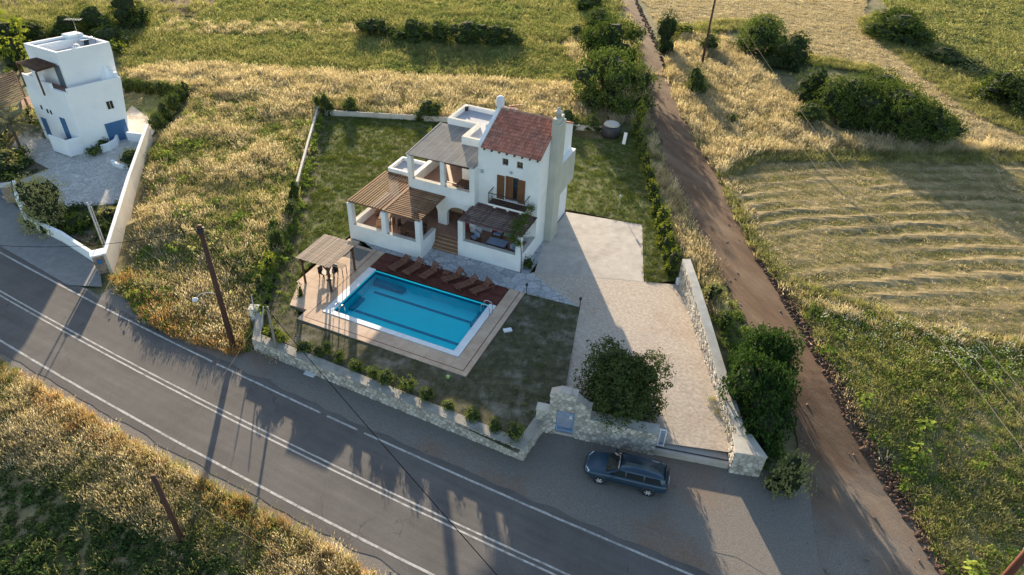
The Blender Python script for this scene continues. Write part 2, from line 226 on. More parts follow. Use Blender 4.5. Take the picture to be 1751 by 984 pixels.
# ------------------------------------------------------------------ mesh helpers
class MB:
    def __init__(s): s.v=[]; s.f=[]; s.m=[]
    def quad(s,*p,mi=0):
        b=len(s.v); s.v+= [tuple(q) for q in p]; s.f.append(tuple(range(b,b+len(p)))); s.m.append(mi)
    def box(s,u0,u1,v0,v1,z0,z1,mi=0,mtop=None):
        b=len(s.v); s.v+=[(u0,v0,z0),(u1,v0,z0),(u1,v1,z0),(u0,v1,z0),(u0,v0,z1),(u1,v0,z1),(u1,v1,z1),(u0,v1,z1)]
        for k,f in enumerate(((3,2,1,0),(4,5,6,7),(0,1,5,4),(1,2,6,5),(2,3,7,6),(3,0,4,7))):
            s.f.append(tuple(b+i for i in f)); s.m.append(mtop if (mtop is not None and k==1) else mi)
        return s
    def prism(s,poly,z0,z1,mi=0,mtop=None):
        """poly CCW list of (x,y); z0/z1 numbers or lists"""
        n=len(poly); b=len(s.v)
        zz0=z0 if isinstance(z0,(list,tuple)) else [z0]*n; zz1=z1 if isinstance(z1,(list,tuple)) else [z1]*n
        s.v+=[(p[0],p[1],zz0[i]) for i,p in enumerate(poly)]+[(p[0],p[1],zz1[i]) for i,p in enumerate(poly)]
        s.f.append(tuple(b+i for i in range(n-1,-1,-1))); s.m.append(mi)
        s.f.append(tuple(b+n+i for i in range(n))); s.m.append(mi if mtop is None else mtop)
        for i in range(n):
            j=(i+1)%n; s.f.append((b+i,b+j,b+n+j,b+n+i)); s.m.append(mi)
        return s
    def beam(s,a,c,w,h,mi=0,up=(0,0,1)):
        """box bar from a to c, w wide, h tall, centred on the line"""
        a=Vector(a); c=Vector(c); d=(c-a).normalized(); up=Vector(up)
        sd_=d.cross(up)
        if sd_.length<1e-4: sd_=Vector((1,0,0))
        sd_.normalize(); u=sd_.cross(d); b=len(s.v)
        for q in (a,c):
            for x,y in ((-1,-1),(1,-1),(1,1),(-1,1)): s.v.append(tuple(q+sd_*(x*w/2)+u*(y*h/2)))
        for f in ((0,1,2,3),(7,6,5,4),(0,4,5,1),(1,5,6,2),(2,6,7,3),(3,7,4,0)): s.f.append(tuple(b+i for i in f)); s.m.append(mi)
        return s
    def tube(s,pts,r,n=8,mi=0,caps=True):
        pts=[Vector(p) for p in pts]; rs=r if isinstance(r,(list,tuple)) else [r]*len(pts); b=len(s.v)
        for i,p in enumerate(pts):
            d=(pts[min(i+1,len(pts)-1)]-pts[max(i-1,0)]).normalized()
            a=d.cross(Vector((0,0,1)) if abs(d.z)<.95 else Vector((1,0,0))).normalized(); c=d.cross(a)
            for k in range(n):
                t=2*math.pi*k/n; s.v.append(tuple(p+a*(rs[i]*math.cos(t))+c*(rs[i]*math.sin(t))))
        for i in range(len(pts)-1):
            for k in range(n):
                k2=(k+1)%n; s.f.append((b+i*n+k,b+(i+1)*n+k,b+(i+1)*n+k2,b+i*n+k2)); s.m.append(mi)
        if caps:
            s.f.append(tuple(b+k for k in range(n))); s.m.append(mi)
            s.f.append(tuple(b+(len(pts)-1)*n+k for k in range(n-1,-1,-1))); s.m.append(mi)
        return s
    def lathe(s,prof,c=(0,0,0),n=14,mi=0):
        b=len(s.v)
        for r,z in prof:
            for k in range(n): t=2*math.pi*k/n; s.v.append((c[0]+r*math.cos(t),c[1]+r*math.sin(t),c[2]+z))
        for i in range(len(prof)-1):
            for k in range(n):
                k2=(k+1)%n; s.f.append((b+i*n+k,b+i*n+k2,b+(i+1)*n+k2,b+(i+1)*n+k)); s.m.append(mi)
        s.f.append(tuple(b+k for k in range(n-1,-1,-1))); s.m.append(mi)
        s.f.append(tuple(b+(len(prof)-1)*n+k for k in range(n))); s.m.append(mi)
        return s
    def mesh(s,name,mats):
        me=bpy.data.meshes.new(name); me.from_pydata(s.v,[],s.f)
        for m in (mats if isinstance(mats,(list,tuple)) else [mats]): me.materials.append(m)
        if any(s.m): me.polygons.foreach_set('material_index',s.m)
        me.update(); return me
    def build(s,name,mats,parent=None,smooth=False):
        o=bpy.data.objects.new(name,s.mesh(name,mats)); COL.objects.link(o)
        if parent: o.parent=parent
        if smooth:
            for p in o.data.polygons: p.use_smooth=True
        return o
def tag(o,label=None,cat=None,group=None,kind=None):
    if label: o['label']=label
    if cat: o['category']=cat
    if group: o['group']=group
    if kind: o['kind']=kind
    return o
def empty(name,loc=(0,0,0),rz=0,label=None,cat=None,group=None):
    o=bpy.data.objects.new(name,None); COL.objects.link(o); o.location=loc; o.rotation_euler=(0,0,rz); o.empty_display_size=.2
    return tag(o,label,cat,group)
def share(name,me,parent,loc=(0,0,0),rot=(0,0,0),sc=(1,1,1)):
    o=bpy.data.objects.new(name,me); COL.objects.link(o); o.parent=parent; o.location=loc; o.rotation_euler=rot; o.scale=sc; return o
def copy_tree(o,parent=None):
    c=o.copy(); COL.objects.link(c)
    if parent: c.parent=parent
    for ch in list(o.children): copy_tree(ch,c)
    return c
def bevel(o,wd=.02,seg=2):
    m=o.modifiers.new('edge','BEVEL'); m.width=wd; m.segments=seg; m.limit_method='ANGLE'; return o

# ------------------------------------------------------------------ terrain
def road_sd(x,y):
    dx,dy=x+25.33,y-35.45
    s=.8944*dx-.4472*dy; d=.4472*dx+.8944*dy
    so_=min(max(s,-45),70)
    return s, d-(-.074+.00092*(so_-9)**2)
def road_pt(s,d):
    so_=min(max(s,-45),70)
    d=d+(-.074+.00092*(so_-9)**2)
    return (-25.33+.8944*s+.4472*d, 35.45-.4472*s+.8944*d)
def smooth(a,b,x):
    t=min(1,max(0,(x-a)/(b-a))); return t*t*(3-2*t)
def inpoly(x,y,P):
    c=False; j=len(P)-1
    for i in range(len(P)):
        xi,yi=P[i]; xj,yj=P[j]
        if (yi>y)!=(yj>y) and x<(xj-xi)*(y-yi)/(yj-yi)+xi: c=not c
        j=i
    return c
COMP=[at(*q).xy for q in ((440,575),(480,465),(520,310),(548,205),(770,215),(1030,235),(1085,300),(1150,470),(1165,500),(1240,745),(1120,750),(912,700),(885,755))]
WYARD=[at(*q).xy for q in ((30,350),(160,430),(205,360),(255,235),(100,230),(0,250),(0,320))]
def terr(x,y):
    s,d=road_sd(x,y)
    k=smooth(28,36,s)
    d0=4.3+4.4*k; d1=d0+6+3*k
    if s<-12: d0=6.5; d1=16
    z=-.9+.9*smooth(d0,d1,d)
    if d<-9: z-=min(2.2,.16*(-9-d))
    return z
def terr_low(x,y):
    z=terr(x,y)-.08
    if inpoly(x,y,COMP) : z-=1.9
    return z
def on(px,py):
    """ground point (terrain height) at a photo pixel"""
    z=0
    for _ in range(6):
        p=at(px,py,z); z=terr(p.x,p.y)
    return Vector((p.x,p.y,z))
def grid_mesh(name,x0,x1,y0,y1,nx,ny,fz,m):
    X=np.linspace(x0,x1,nx); Y=np.linspace(y0,y1,ny)
    V=[(x,y,fz(x,y)) for y in Y for x in X]
    F=[(j*nx+i,j*nx+i+1,(j+1)*nx+i+1,(j+1)*nx+i) for j in range(ny-1) for i in range(nx-1)]
    me=bpy.data.meshes.new(name); me.from_pydata(V,[],F); me.materials.append(m)
    o=bpy.data.objects.new(name,me); COL.objects.link(o); return o
g=grid_mesh('ground',-130,150,2,190,141,95,terr_low,m_ground); tag(g,kind='structure')
g=grid_mesh('distant_ground',-900,900,-500,1300,30,30,lambda x,y:-4.5 ,m_ground); tag(g,kind='structure')

def dedupe(pts):
    out=[]
    for p in pts:
        if not out or (Vector(p)-Vector(out[-1])).length>.01: out.append((p[0],p[1]))
    return out
def rough_edge(pts,step,amp,seed):
    out=[]; n=len(pts)
    for i in range(n):
        a=Vector(pts[i]); b=Vector(pts[(i+1)%n]); L=(b-a).length; k=max(1,int(L/step)); nr=Vector((-(b-a).y,(b-a).x))/max(L,1e-6)
        for j in range(k):
            p=a+(b-a)*(j/k)
            if j: p=p+nr*(amp*noise.noise(Vector((p.x*.45+seed,p.y*.45,seed*3.1)))*2)
            out.append((p.x,p.y))
    return out
def sheet_mesh(name,pts,zf,mats,res=0):
    bm=bmesh.new(); vs=[bm.verts.new((x,y,0)) for x,y in dedupe(pts)]
    f=bm.faces.new(vs); bm.normal_update()
    if f.normal.z<0: f.normal_flip()
    bmesh.ops.triangulate(bm,faces=bm.faces[:])
    if res:
        xs=[v.co.x for v in bm.verts]; ys=[v.co.y for v in bm.verts]
        for ax,lo,hi in ((0,min(xs),max(xs)),(1,min(ys),max(ys))):
            c=math.ceil(lo/res)*res
            while c<hi:
                co=[0,0,0]; no=[0,0,0]; co[ax]=c; no[ax]=1
                bmesh.ops.bisect_plane(bm,geom=bm.verts[:]+bm.edges[:]+bm.faces[:],plane_co=co,plane_no=no); c+=res
        bmesh.ops.triangulate(bm,faces=bm.faces[:])
    for v in bm.verts: v.co.z=zf(v.co.x,v.co.y)
    me=bpy.data.meshes.new(name); bm.to_mesh(me); bm.free()
    for m in (mats if isinstance(mats,(list,tuple)) else [mats]): me.materials.append(m)
    return me
def sheet(name,pts,zf,m,res=0,kind='structure',parent=None):
    o=bpy.data.objects.new(name,sheet_mesh(name,pts,zf,m,res)); COL.objects.link(o)
    if parent: o.parent=parent
    else: tag(o,kind=kind)
    return o
def P(*pp): return [at(px,py).xy for px,py in pp]
def G(*pp): return [on(px,py).xy for px,py in pp]
def zt(off): return lambda x,y: terr(x,y)+off

# ---- fields
MID=G((232,450),(215,470),(192,473),(250,555),(400,606),(432,600),(440,540),(478,440),(512,310),(540,200),(555,182),(420,165),(335,165),(322,190),(290,230),(262,262))
STRIP=G((215,125),(300,112),(560,126),(800,140),(980,150),(1010,190),(960,194),(780,186),(560,180),(330,165),(225,140))
GREEN3=G((205,120),(260,40),(600,45),(880,78),(985,85),(995,140),(800,132),(520,122),(330,108))
GREEN4=G((330,42),(420,-30),(1035,-30),(1062,40),(990,70),(880,60),(600,40))
SOIL1=G((-60,-30),(415,-30),(330,28),(250,22),(180,10),(-60,20))
OLIVE5=G((-60,22),(180,12),(260,42),(215,115),(190,60),(40,60),(-60,80))
GOLD6=G((1138,110),(1165,62),(1240,70),(1330,150),(1420,240),(1640,245),(1770,262),(1420,266),(1290,264),(1230,300),(1200,260),(1160,180))
HAY1=G((1085,-30),(1490,-30),(1470,50),(1560,110),(1660,185),(1800,250),(1800,300),(1640,250),(1600,190),(1500,120),(1370,100),(1300,40),(1200,45),(1130,60))
HAY2=G((1228,292),(1290,263),(1830,268),(1830,590),(1560,555),(1400,520),(1335,480),(1280,400))
GREEN7=G((1490,-30),(1830,-30),(1830,200),(1660,115),(1570,70),(1530,30))
GREEN8=G((1345,492),(1400,520),(1560,555),(1830,596),(1830,1020),(1630,1020),(1560,870),(1480,730),(1400,590))
VERGE=[road_pt(s,d) for s,d in ((-20,-8.0),(10,-7.9),(30,-8.0),(46,-8.2),(46,-30),(-20,-30))]
BACKYARD=G((212,150),(320,165),(285,232),(215,200))
k=0
for nm,pl,m in (('field',MID,m_field),('field',STRIP,m_field),('field',GREEN3,m_green),('field',GREEN4,m_green),('ploughed_field',SOIL1,m_soil),('field',OLIVE5,m_green),('field',GOLD6,m_field),('field',GREEN7,m_green),('field',GREEN8,m_green),('lawn',BACKYARD,m_green)):
    k+=1; sheet(nm,rough_edge(pl,2,.6,k),zt(.02+.004*k),m,2.0)
# dark ploughed line between the green field and the golden strip
sheet('soil_strip',rough_edge(G((520,120),(800,131),(1000,140),(1000,149),(800,140),(640,133),(520,127)),2,.35,33),zt(.075),m_soil,2.0)
sheet('soil_strip',rough_edge(G((440,48),(600,53),(640,62),(880,78),(985,82),(985,88),(880,86),(620,72),(500,58)),2,.35,34),zt(.08),m_soil,2.0)
sheet('verge',rough_edge(VERGE,2,.3,21),zt(.03),m_field,1.5)
# mown hay fields: real swath ridges in the low sun, stripes also coloured as straw and stubble
def hay_mat():
    m,n,l,p=new_mat('mown_hay'); p.inputs['Roughness'].default_value=1; p.inputs['Specular IOR Level'].default_value=.1
    a=n.new('ShaderNodeAttribute'); a.attribute_name='swath'; v=coords(n,l)
    t=n.new('ShaderNodeTexNoise'); t.inputs['Scale'].default_value=.9; t.inputs['Detail'].default_value=9; t.inputs['Roughness'].default_value=.7; l.new(v,t.inputs['Vector'])
    g=n.new('ShaderNodeTexNoise'); g.inputs['Scale'].default_value=.13; g.inputs['Detail'].default_value=4; l.new(v,g.inputs['Vector'])
    r1=ramp(n,[(.3,(.045,.046,.02)),(.5,(.088,.085,.038)),(.7,(.16,.14,.068))]); r2=ramp(n,[(.3,(.17,.13,.065)),(.5,(.26,.205,.108)),(.7,(.36,.285,.16))]); l.new(t.outputs[0],r1.inputs[0]); l.new(t.outputs[0],r2.inputs[0])
    ad=n.new('ShaderNodeMath'); ad.operation='MULTIPLY_ADD'; l.new(g.outputs[0],ad.inputs[0]); ad.inputs[1].default_value=1.6; l.new(a.outputs['Fac'],ad.inputs[2])
    mr=n.new('ShaderNodeMapRange'); mr.inputs[1].default_value=.75; mr.inputs[2].default_value=1.45; l.new(ad.outputs[0],mr.inputs[0])
    mx=n.new('ShaderNodeMix'); mx.data_type='RGBA'; l.new(mr.outputs[0],mx.inputs[0]); l.new(r1.outputs[0],mx.inputs[6]); l.new(r2.outputs[0],mx.inputs[7]); l.new(mx.outputs[2],p.inputs['Base Color'])
    b=n.new('ShaderNodeBump'); b.inputs['Distance'].default_value=.10; tb=n.new('ShaderNodeTexNoise'); tb.inputs['Scale'].default_value=3.5; tb.inputs['Detail'].default_value=8; tb.inputs['Roughness'].default_value=.7; l.new(v,tb.inputs['Vector']); l.new(tb.outputs[0],b.inputs['Height']); l.new(b.outputs[0],p.inputs['Normal'])
    return m
m_hay=hay_mat()
def hay(name,poly,curve,amp,off,res,gb=0):
    me=sheet_mesh(name,poly,lambda x,y:0,m_hay,res); bm=bmesh.new(); bm.from_mesh(me); SW=[]
    for v in bm.verts:
        x,y=v.co.x,v.co.y; q=curve(x,y)+.55*noise.noise(Vector((x*.035,y*.035,3)))*2+.22*noise.noise(Vector((x*.22,y*.22,9)))+.12*noise.noise(Vector((x*.9,y*.9,2)))
        r=.5+.5*math.cos(2*math.pi*q); k_=min(1,max(.15,.62+1.2*noise.noise(Vector((x*.07,y*.22,1)))+.5*noise.noise(Vector((x*.5,y*.9,6))))); SW.append((.5+(r-.5)*k_)*.75+.22*noise.noise(Vector((x*.25,y*1.2,4)))+.10-gb*(1-smooth(0,22,x-16-.1*(y-60)+ (75-y)*.35)) ); r=r**1.5*k_
        v.co.z=terr(x,y)+off+amp*r+.06*abs(noise.noise(Vector((x*1.1,y*1.1,5))))
    bm.to_mesh(me); bm.free(); at_=me.attributes.new('swath','FLOAT','POINT'); at_.data.foreach_set('value',SW); o=bpy.data.objects.new(name,me); COL.objects.link(o); return tag(o,kind='structure')
hay('hay_field',rough_edge(HAY2,2,.6,40),lambda x,y:(y+.05*(x-30)+.004*(x-55)**2)/1.9,.14,.05,.4,.5)
hay('hay_field',rough_edge(HAY1,2,.6,41),lambda x,y:((y-100)*.8+.45*(x-30)+.006*(x-40)**2)/2.4,.08,.05,.6)

# ---- main road
def strip(s0,s1,d0,d1,n=40):
    a=[road_pt(s0+(s1-s0)*i/n,d0) for i in range(n+1)]; b=[road_pt(s0+(s1-s0)*i/n,d1) for i in range(n+1)]
    return a+b[::-1]
def strip_obj(name,s0,s1,d0,d1,z,m,n=40,parent=None,wob=0):
    mb=MB()
    for i in range(n+1):
        s=s0+(s1-s0)*i/n; e0=wob*noise.noise(Vector((s*.8,3,d0))); e1=wob*noise.noise(Vector((s*.8,7,d1)))
        for d in (d0+e0,d1+e1):
            x,y=road_pt(s,d); mb.v.append((x,y,z))
    for i in range(n): mb.f.append((2*i,2*i+2,2*i+3,2*i+1)); mb.m.append(0)
    o=mb.build(name,m,parent)
    if not parent: tag(o,kind='structure')
    return o
ZR=-.9
strip_obj('gravel_shoulder',-45,-6,-8.3,.6,ZR+.012,m_gravel,60,wob=.25)
strip_obj('gravel_shoulder',-6,75,-8.3,2.3,ZR+.012,m_gravel,120,wob=.2)
sheet('gravel_forecourt',rough_edge([road_pt(-6,1.8),road_pt(30,1.6),road_pt(75,1.6),road_pt(75,7),road_pt(52,8.0),road_pt(40,9.5),road_pt(38.5,9.2),road_pt(33.5,8.6),road_pt(28.5,8.2),road_pt(27.5,3.6),road_pt(10,2.9),road_pt(7,2.6),road_pt(-6,2.6)],1.5,.2,50),zt(.022),m_gravel,2.0)
road=strip_obj('road',-45,75,-6.45,.38,ZR+.03,m_asphalt,360,wob=.2)
for i,(d0,d1) in enumerate(((-.13,.0),(-5.93,-5.79),(-3.16,-3.05),(-2.86,-2.75))):
    if i==0:
        for a,b in ((-45,6.5),(6.9,15.6),(16.1,18.4),(18.9,40.5)): strip_obj('edge_line',a,b,d0,d1,ZR+.036,m_line,60,wob=.02)
    else: strip_obj(('edge_line','centre_line','centre_line')[i-1],-45,75,d0,d1,ZR+.036,m_line,160,wob=.02)
# dirt road and its bank
DIRT=G((1040,-30),(1075,-30),(1130,100),(1165,190),(1210,270),(1255,350),(1290,430),(1335,500),(1395,600),(1455,720),(1535,850),(1600,955),(1640,1030),(1400,1030),(1390,900),(1365,760),(1325,640),(1255,520),(1195,400),(1140,290),(1115,200),(1103,130),(1090,60))
sheet('dirt_road',rough_edge(DIRT,1.5,.35,60),lambda x,y:terr(x,y)+.027+.03*smooth(9,13,road_sd(x,y)[1]),m_dirt,1.5)
BANK=[on(*q) for q in ((1300,440),(1338,500),(1398,600),(1460,725),(1538,850),(1606,958),(1650,1030))]
def along(pts,step):
    out=[]
    for a,b in zip(pts,pts[1:]):
        n=max(1,int((b-a).length/step))
        out+=[a+(b-a)*(i/n) for i in range(n)]
    return out
mb=MB()
ICO=None
def lump(mb,c,rx,ry,rz,seed,mi=0,sub=1,rough=.3):
    global ICO
    if ICO is None: ICO={}
    if sub not in ICO:
        bm=bmesh.new(); bmesh.ops.create_icosphere(bm,subdivisions=sub,radius=1); bm.verts.ensure_lookup_table()
        ICO[sub]=([v.co.copy() for v in bm.verts],[tuple(v.index for v in f.verts) for f in bm.faces]); bm.free()
    V,F=ICO[sub]; b=len(mb.v)
    for v in V:
        k=1+rough*2*noise.noise(v*1.3+Vector((seed*1.7,seed*.31,seed*.77)))
        mb.v.append((c[0]+v.x*rx*k,c[1]+v.y*ry*k,c[2]+v.z*rz*k))
    for f in F: mb.f.append(tuple(b+i for i in f)); mb.m.append(mi)
rr=random.Random(3)
for p in along(BANK,.09):
    for _ in range(4):
        q=p+Vector((rr.uniform(-.5,.75),rr.uniform(-.3,.3),0)); s=rr.uniform(.05,.16)*(1 if rr.random()<.93 else 1.6)
        lump(mb,(q.x,q.y,terr(q.x,q.y)+s*.25+.05),s,s*rr.uniform(.6,1),s*rr.uniform(.5,.9),rr.random()*50)
for p in along([on(*q) for q in ((1075,-20),(1132,100),(1168,190),(1214,270),(1258,350),(1294,430))],.3):
    q=p+Vector((rr.uniform(-.3,.4),rr.uniform(-.2,.2),0)); s=rr.uniform(.08,.26)
    lump(mb,(q.x,q.y,terr(q.x,q.y)+s*.25+.05),s,s*.8,s*.6,rr.random()*50)
tag(mb.build('earth_bank',m_clod),kind='stuff')
mb=MB()
for _ in range(420):
    i=rr.randrange(len(DIRT)); 
    q=on(rr.uniform(1060,1640),rr.uniform(0,984))
    if inpoly(q.x,q.y,DIRT):
        s=rr.uniform(.03,.09); lump(mb,(q.x,q.y,q.z+.06+s*.3),s,s,s*.7,rr.random()*50)
for _ in range(260):
    s_,d_=rr.uniform(-4,60),rr.choice((rr.uniform(.5,7),rr.uniform(-7.6,-6.6))); x,y=road_pt(s_,d_); s=rr.uniform(.02,.07)
    lump(mb,(x,y,terr(x,y)+.03+s*.3),s,s,s*.7,rr.random()*50)
tag(mb.build('loose_stones',[m_gravel,m_mortar]),kind='stuff')

# ------------------------------------------------------------------ compound: lawns, paving, pool
HO=Vector((.538,42.734,0)); CP,SP=math.cos(PHI),math.sin(PHI)
def hw(u,v,z=0): return Vector((HO.x+CP*u-SP*v,HO.y+SP*u+CP*v,z))
def hu_(p): d=Vector(p[:2])-HO.xy; return (d.x*CP+d.y*SP,-d.x*SP+d.y*CP)
def HP(*pp): return [hw(u,v).xy for u,v in pp]
LAWN=P((547,202),(620,200),(760,210),(1030,240),(1085,222),(1118,300),(1140,385),(1172,478),(1103,486),(1098,385),(966,358),(940,330),(880,330),(760,370),(640,425),(600,402),(514,468),(500,530),(470,560),(446,566),(478,460),(520,315))
sheet('lawn',LAWN,lambda x,y:.004,m_lawn)
BEDL=P((548,205),(560,206),(545,290),(515,420),(500,480),(462,566),(440,562),(478,462),(522,312))
sheet('planting_bed',rough_edge(BEDL,1.5,.25,70),lambda x,y:.012,m_hedgeg)
FLAWN=P((444,566),(500,520),(515,545),(797,647),(900,502),(992,526),(966,664),(930,694),(905,752),(886,776))
fl=MB(); FL2=dedupe(FLAWN)
sheet('front_lawn',rough_edge(FLAWN,50,0,1),lambda x,y:.009,m_flawn)
DR0=P((1103,484),(1160,489))
def zdrive(x,y):
    u,v=hu_((x,y)); return .016-.50*smooth(0,1,(-2.5-v)/15.0)
DRIVE=P((890,470),(915,466),(1101,482),(1163,488))+[(13.42,26.1),(8.74,26.75),(3.0,27.7)]+P((930,700),(966,664),(992,526),(900,503),(868,494))
sheet('driveway',DRIVE,zdrive,m_drive,2.0)
CONC=P((968,363),(1098,385),(1101,482),(914,467),(931,413))
sheet('concrete_pad',CONC,lambda x,y:.022,m_conc)
COURT=HP((-14.6,-1.2),(-11.6,-2.45),(1.42,-2.25))+P((992,526),(930,485),(912,468))+HP((.75,0),(.75,7),(0.,7),(0,0),(-5.3,-.02),(-5.3,.6),(-7.7,.6),(-7.7,-1.7),(-14.25,-1.8),(-14.3,-1.2))
sheet('courtyard_paving',COURT,lambda x,y:.02,m_crazy)
def hrect(u0,u1,v0,v1): return HP((u0,v0),(u1,v0),(u1,v1),(u0,v1))
# poolside terrace of slabs (ring of slabs, each its own piece)
terr_o=empty('pool_terrace',HO,PHI); tag(terr_o,kind='structure')
def slab_mesh(a,b): 
    return MB().box(-a/2+.006,a/2-.006,-b/2+.006,b/2-.006,-.06,0).mesh('slab',m_pink)
SLM={}
def slabs(u0,u1,v0,v1,nu,nv,z):
    a=(u1-u0)/nu; b=(v1-v0)/nv; k=(round(a,2),round(b,2))
    if k not in SLM: SLM[k]=slab_mesh(a,b)
    for i in range(nu):
        for j in range(nv): share('slab',SLM[k],terr_o,(u0+a*(i+.5),v0+b*(j+.5),z+R.uniform(0,.004)))
ZD=.07
MB().box(-11.7,1.42,-12,-10.6,-.3,ZD-.055).box(-11.7,-10.6,-10.6,-2.4,-.3,ZD-.055).box(.16,1.42,-10.6,-2.3,-.3,ZD-.055).box(-14.4,-11.7,-8.6,-4.3,-.3,ZD-.055).prism([(-13.1,-11),(-11.7,-10.9),(-11.7,-8.6),(-14.2,-8.6)],-.3,ZD-.055).box(-14.3,-13.25,-4.3,-1.9,-.3,ZD-.055).box(-13.25,-11.7,-2.75,-2.4,-.3,ZD-.055).build('base_slab',m_pink,terr_o)
slabs(-11.28,1.0,-11.58,-10.62,13,1,ZD); slabs(-11.70,1.42,-12.0,-11.64,14,1,ZD)
slabs(-11.28,-10.62,-10.62,-2.42,1,8,ZD); slabs(-11.70,-11.34,-11.64,-2.42,1,9,ZD)
slabs(.2,1.0,-10.62,-2.3,1,8,ZD); slabs(1.06,1.42,-11.64,-2.3,1,9,ZD)
slabs(-14.4,-11.70,-8.6,-4.3,3,5,ZD); slabs(-14.3,-13.25,-4.3,-1.95,1,3,ZD); 
mb=MB(); mb.prism([(-13.1,-11),(-11.7,-10.9),(-11.7,-8.6),(-14.2,-8.6)],-.02,ZD).build('slab',m_pink,terr_o)
MB().box(-11.34,1.06,-11.64,-11.58,-.02,ZD-.004).box(-11.34,-11.28,-11.58,-2.42,-.02,ZD-.004).box(1.0,1.06,-11.58,-2.3,-.02,ZD-.004).build('brick_band',m_band,terr_o)
sheet('gravel_bed',HP((-13.25,-4.3),(-11.72,-4.3),(-11.72,-2.76),(-13.25,-2.76)),lambda x,y:.03,m_gravel)
# wooden deck: planks along the pool
deck=empty('wooden_deck',HO,PHI); tag(deck,kind='structure')
npk=16; pw=2.2/npk
pm=MB().box(-5.35,5.35,-pw/2+.006,pw/2-.006,-.04,0).mesh('plank',m_deckw)
MB().box(-10.55,.14,-4.6,-2.4,-.2,.03).build('joist_frame',m_deckw,deck)
for i in range(npk): share('plank',pm,deck,(-5.2+R.uniform(-.02,.02),-4.6+pw*(i+.5),.085+R.uniform(0,.006)))
# swimming pool
pool=empty('swimming_pool',HO,PHI,'turquoise rectangular swimming pool with white rim beside the wooden deck','pool')
U0,U1,V0,V1=-10.0,-.38,-10.2,-4.72; PD=-1.1
mb=MB()
mb.quad((U0,V0,PD),(U1,V0,PD),(U1,V1,PD),(U0,V1,PD)); 
for a,b in (((U0,V0),(U1,V0)),((U1,V0),(U1,V1)),((U1,V1),(U0,V1)),((U0,V1),(U0,V0))): mb.quad((a[0],a[1],PD),(a[0],a[1],.04),(b[0],b[1],.04),(b[0],b[1],PD))
mb.build('basin',m_pool,pool)
mb=MB(); L=.13
mb.box(U0+.5,U1-.5,-6.0,-5.75,PD+.004,PD+.012).box(U0+.5,U1-.5,-8.5,-8.25,PD+.004,PD+.012).build('lane_line',m_poolL,pool)
mb=MB(); e=.006
mb.box(U0+e,U1-e,V1-.012,V1-e,-.32,-.1).box(U0+e,U0+.012,V0+e,V1-.02,-.32,-.1).box(U1-.012,U1-e,V0+e,V1-.02,-.32,-.1).build('tile_band',m_poolL,pool)
m_poolS=plain('pool_step_tile',(.02,.30,.42),.4); 
for bb in ((U0+.02,U0+2.6,V1-.5,V1-.02,PD+.02,-.75),(U1-.75,U1-.02,V1-1.6,V1-.02,PD+.02,-.8),(U0+.02,U0+.42,V0+1.7,V0+3.2,PD+.02,-.9)): MB().box(*bb).build('pool_step',m_poolS,pool)
# rim of white slabs (each a piece)
rim=[]
def rim_slabs(u0,u1,v0,v1,nu,nv):
    a=(u1-u0)/nu; b=(v1-v0)/nv; me=MB().box(-a/2+.005,a/2-.005,-b/2+.005,b/2-.005,-.14,.0).mesh('coping',m_coping)
    for i in range(nu):
        for j in range(nv): share('coping_slab',me,pool,(u0+a*(i+.5),v0+b*(j+.5),.10+R.uniform(0,.004)))
rim_slabs(-10.6,.16,-10.6,-10.2,18,1); rim_slabs(-10.6,-10.0,-10.2,-4.65,1,9); rim_slabs(-.38,.16,-10.2,-4.65,1,9)
m,n,l,p=new_mat('pool_water'); n.remove(p); out=n['Material Output']
tr=n.new('ShaderNodeBsdfTransparent'); tr.inputs[0].default_value=(.1,.97,.995,1); gl=n.new('ShaderNodeBsdfGlossy'); gl.inputs['Roughness'].default_value=.03
fr=n.new('ShaderNodeFresnel'); fr.inputs[0].default_value=1.2; mx=n.new('ShaderNodeMixShader')
tn=n.new('ShaderNodeTexNoise'); tn.inputs['Scale'].default_value=2.2; tn.inputs['Detail'].default_value=3; l.new(coords(n,l),tn.inputs['Vector'])
bp=n.new('ShaderNodeBump'); bp.inputs['Distance'].default_value=.03; l.new(tn.outputs[0],bp.inputs['Height']); l.new(bp.outputs[0],fr.inputs['Normal']); l.new(bp.outputs[0],gl.inputs['Normal'])
l.new(fr.outputs[0],mx.inputs[0]); l.new(tr.outputs[0],mx.inputs[1]); l.new(gl.outputs[0],mx.inputs[2]); l.new(mx.outputs[0],out.inputs[0])
m_water=m
mb=MB(); mb.quad((U0,V0,-.1),(U1,V0,-.1),(U1,V1,-.1),(U0,V1,-.1)); mb.build('water',m_water,pool)
def ladder(u,v,rz,label):
    t=empty('pool_ladder',hw(u,v,.1),PHI+rz,label,'ladder','pool ladders')
    for s in (-.25,.25):
        MB().tube([(s,.55,0),(s,.55,.55),(s,.45,.78),(s,.2,.85),(s,-.05,.78),(s,-.15,.5),(s,-.15,-1.1)],.025,8).build('handrail',m_steel,t,True)
    for z in (-.35,-.62,-.9): MB().box(-.23,.23,-.2,-.1,z-.015,z+.015).build('rung',m_steel,t)
ladder(-9.3,V0,math.pi,'chrome pool ladder catching the sun at the near left corner of the pool')
ladder(U1,-5.6,-math.pi/2,'chrome pool ladder in the shade at the deck end of the pool')
# inlets left out: unseen

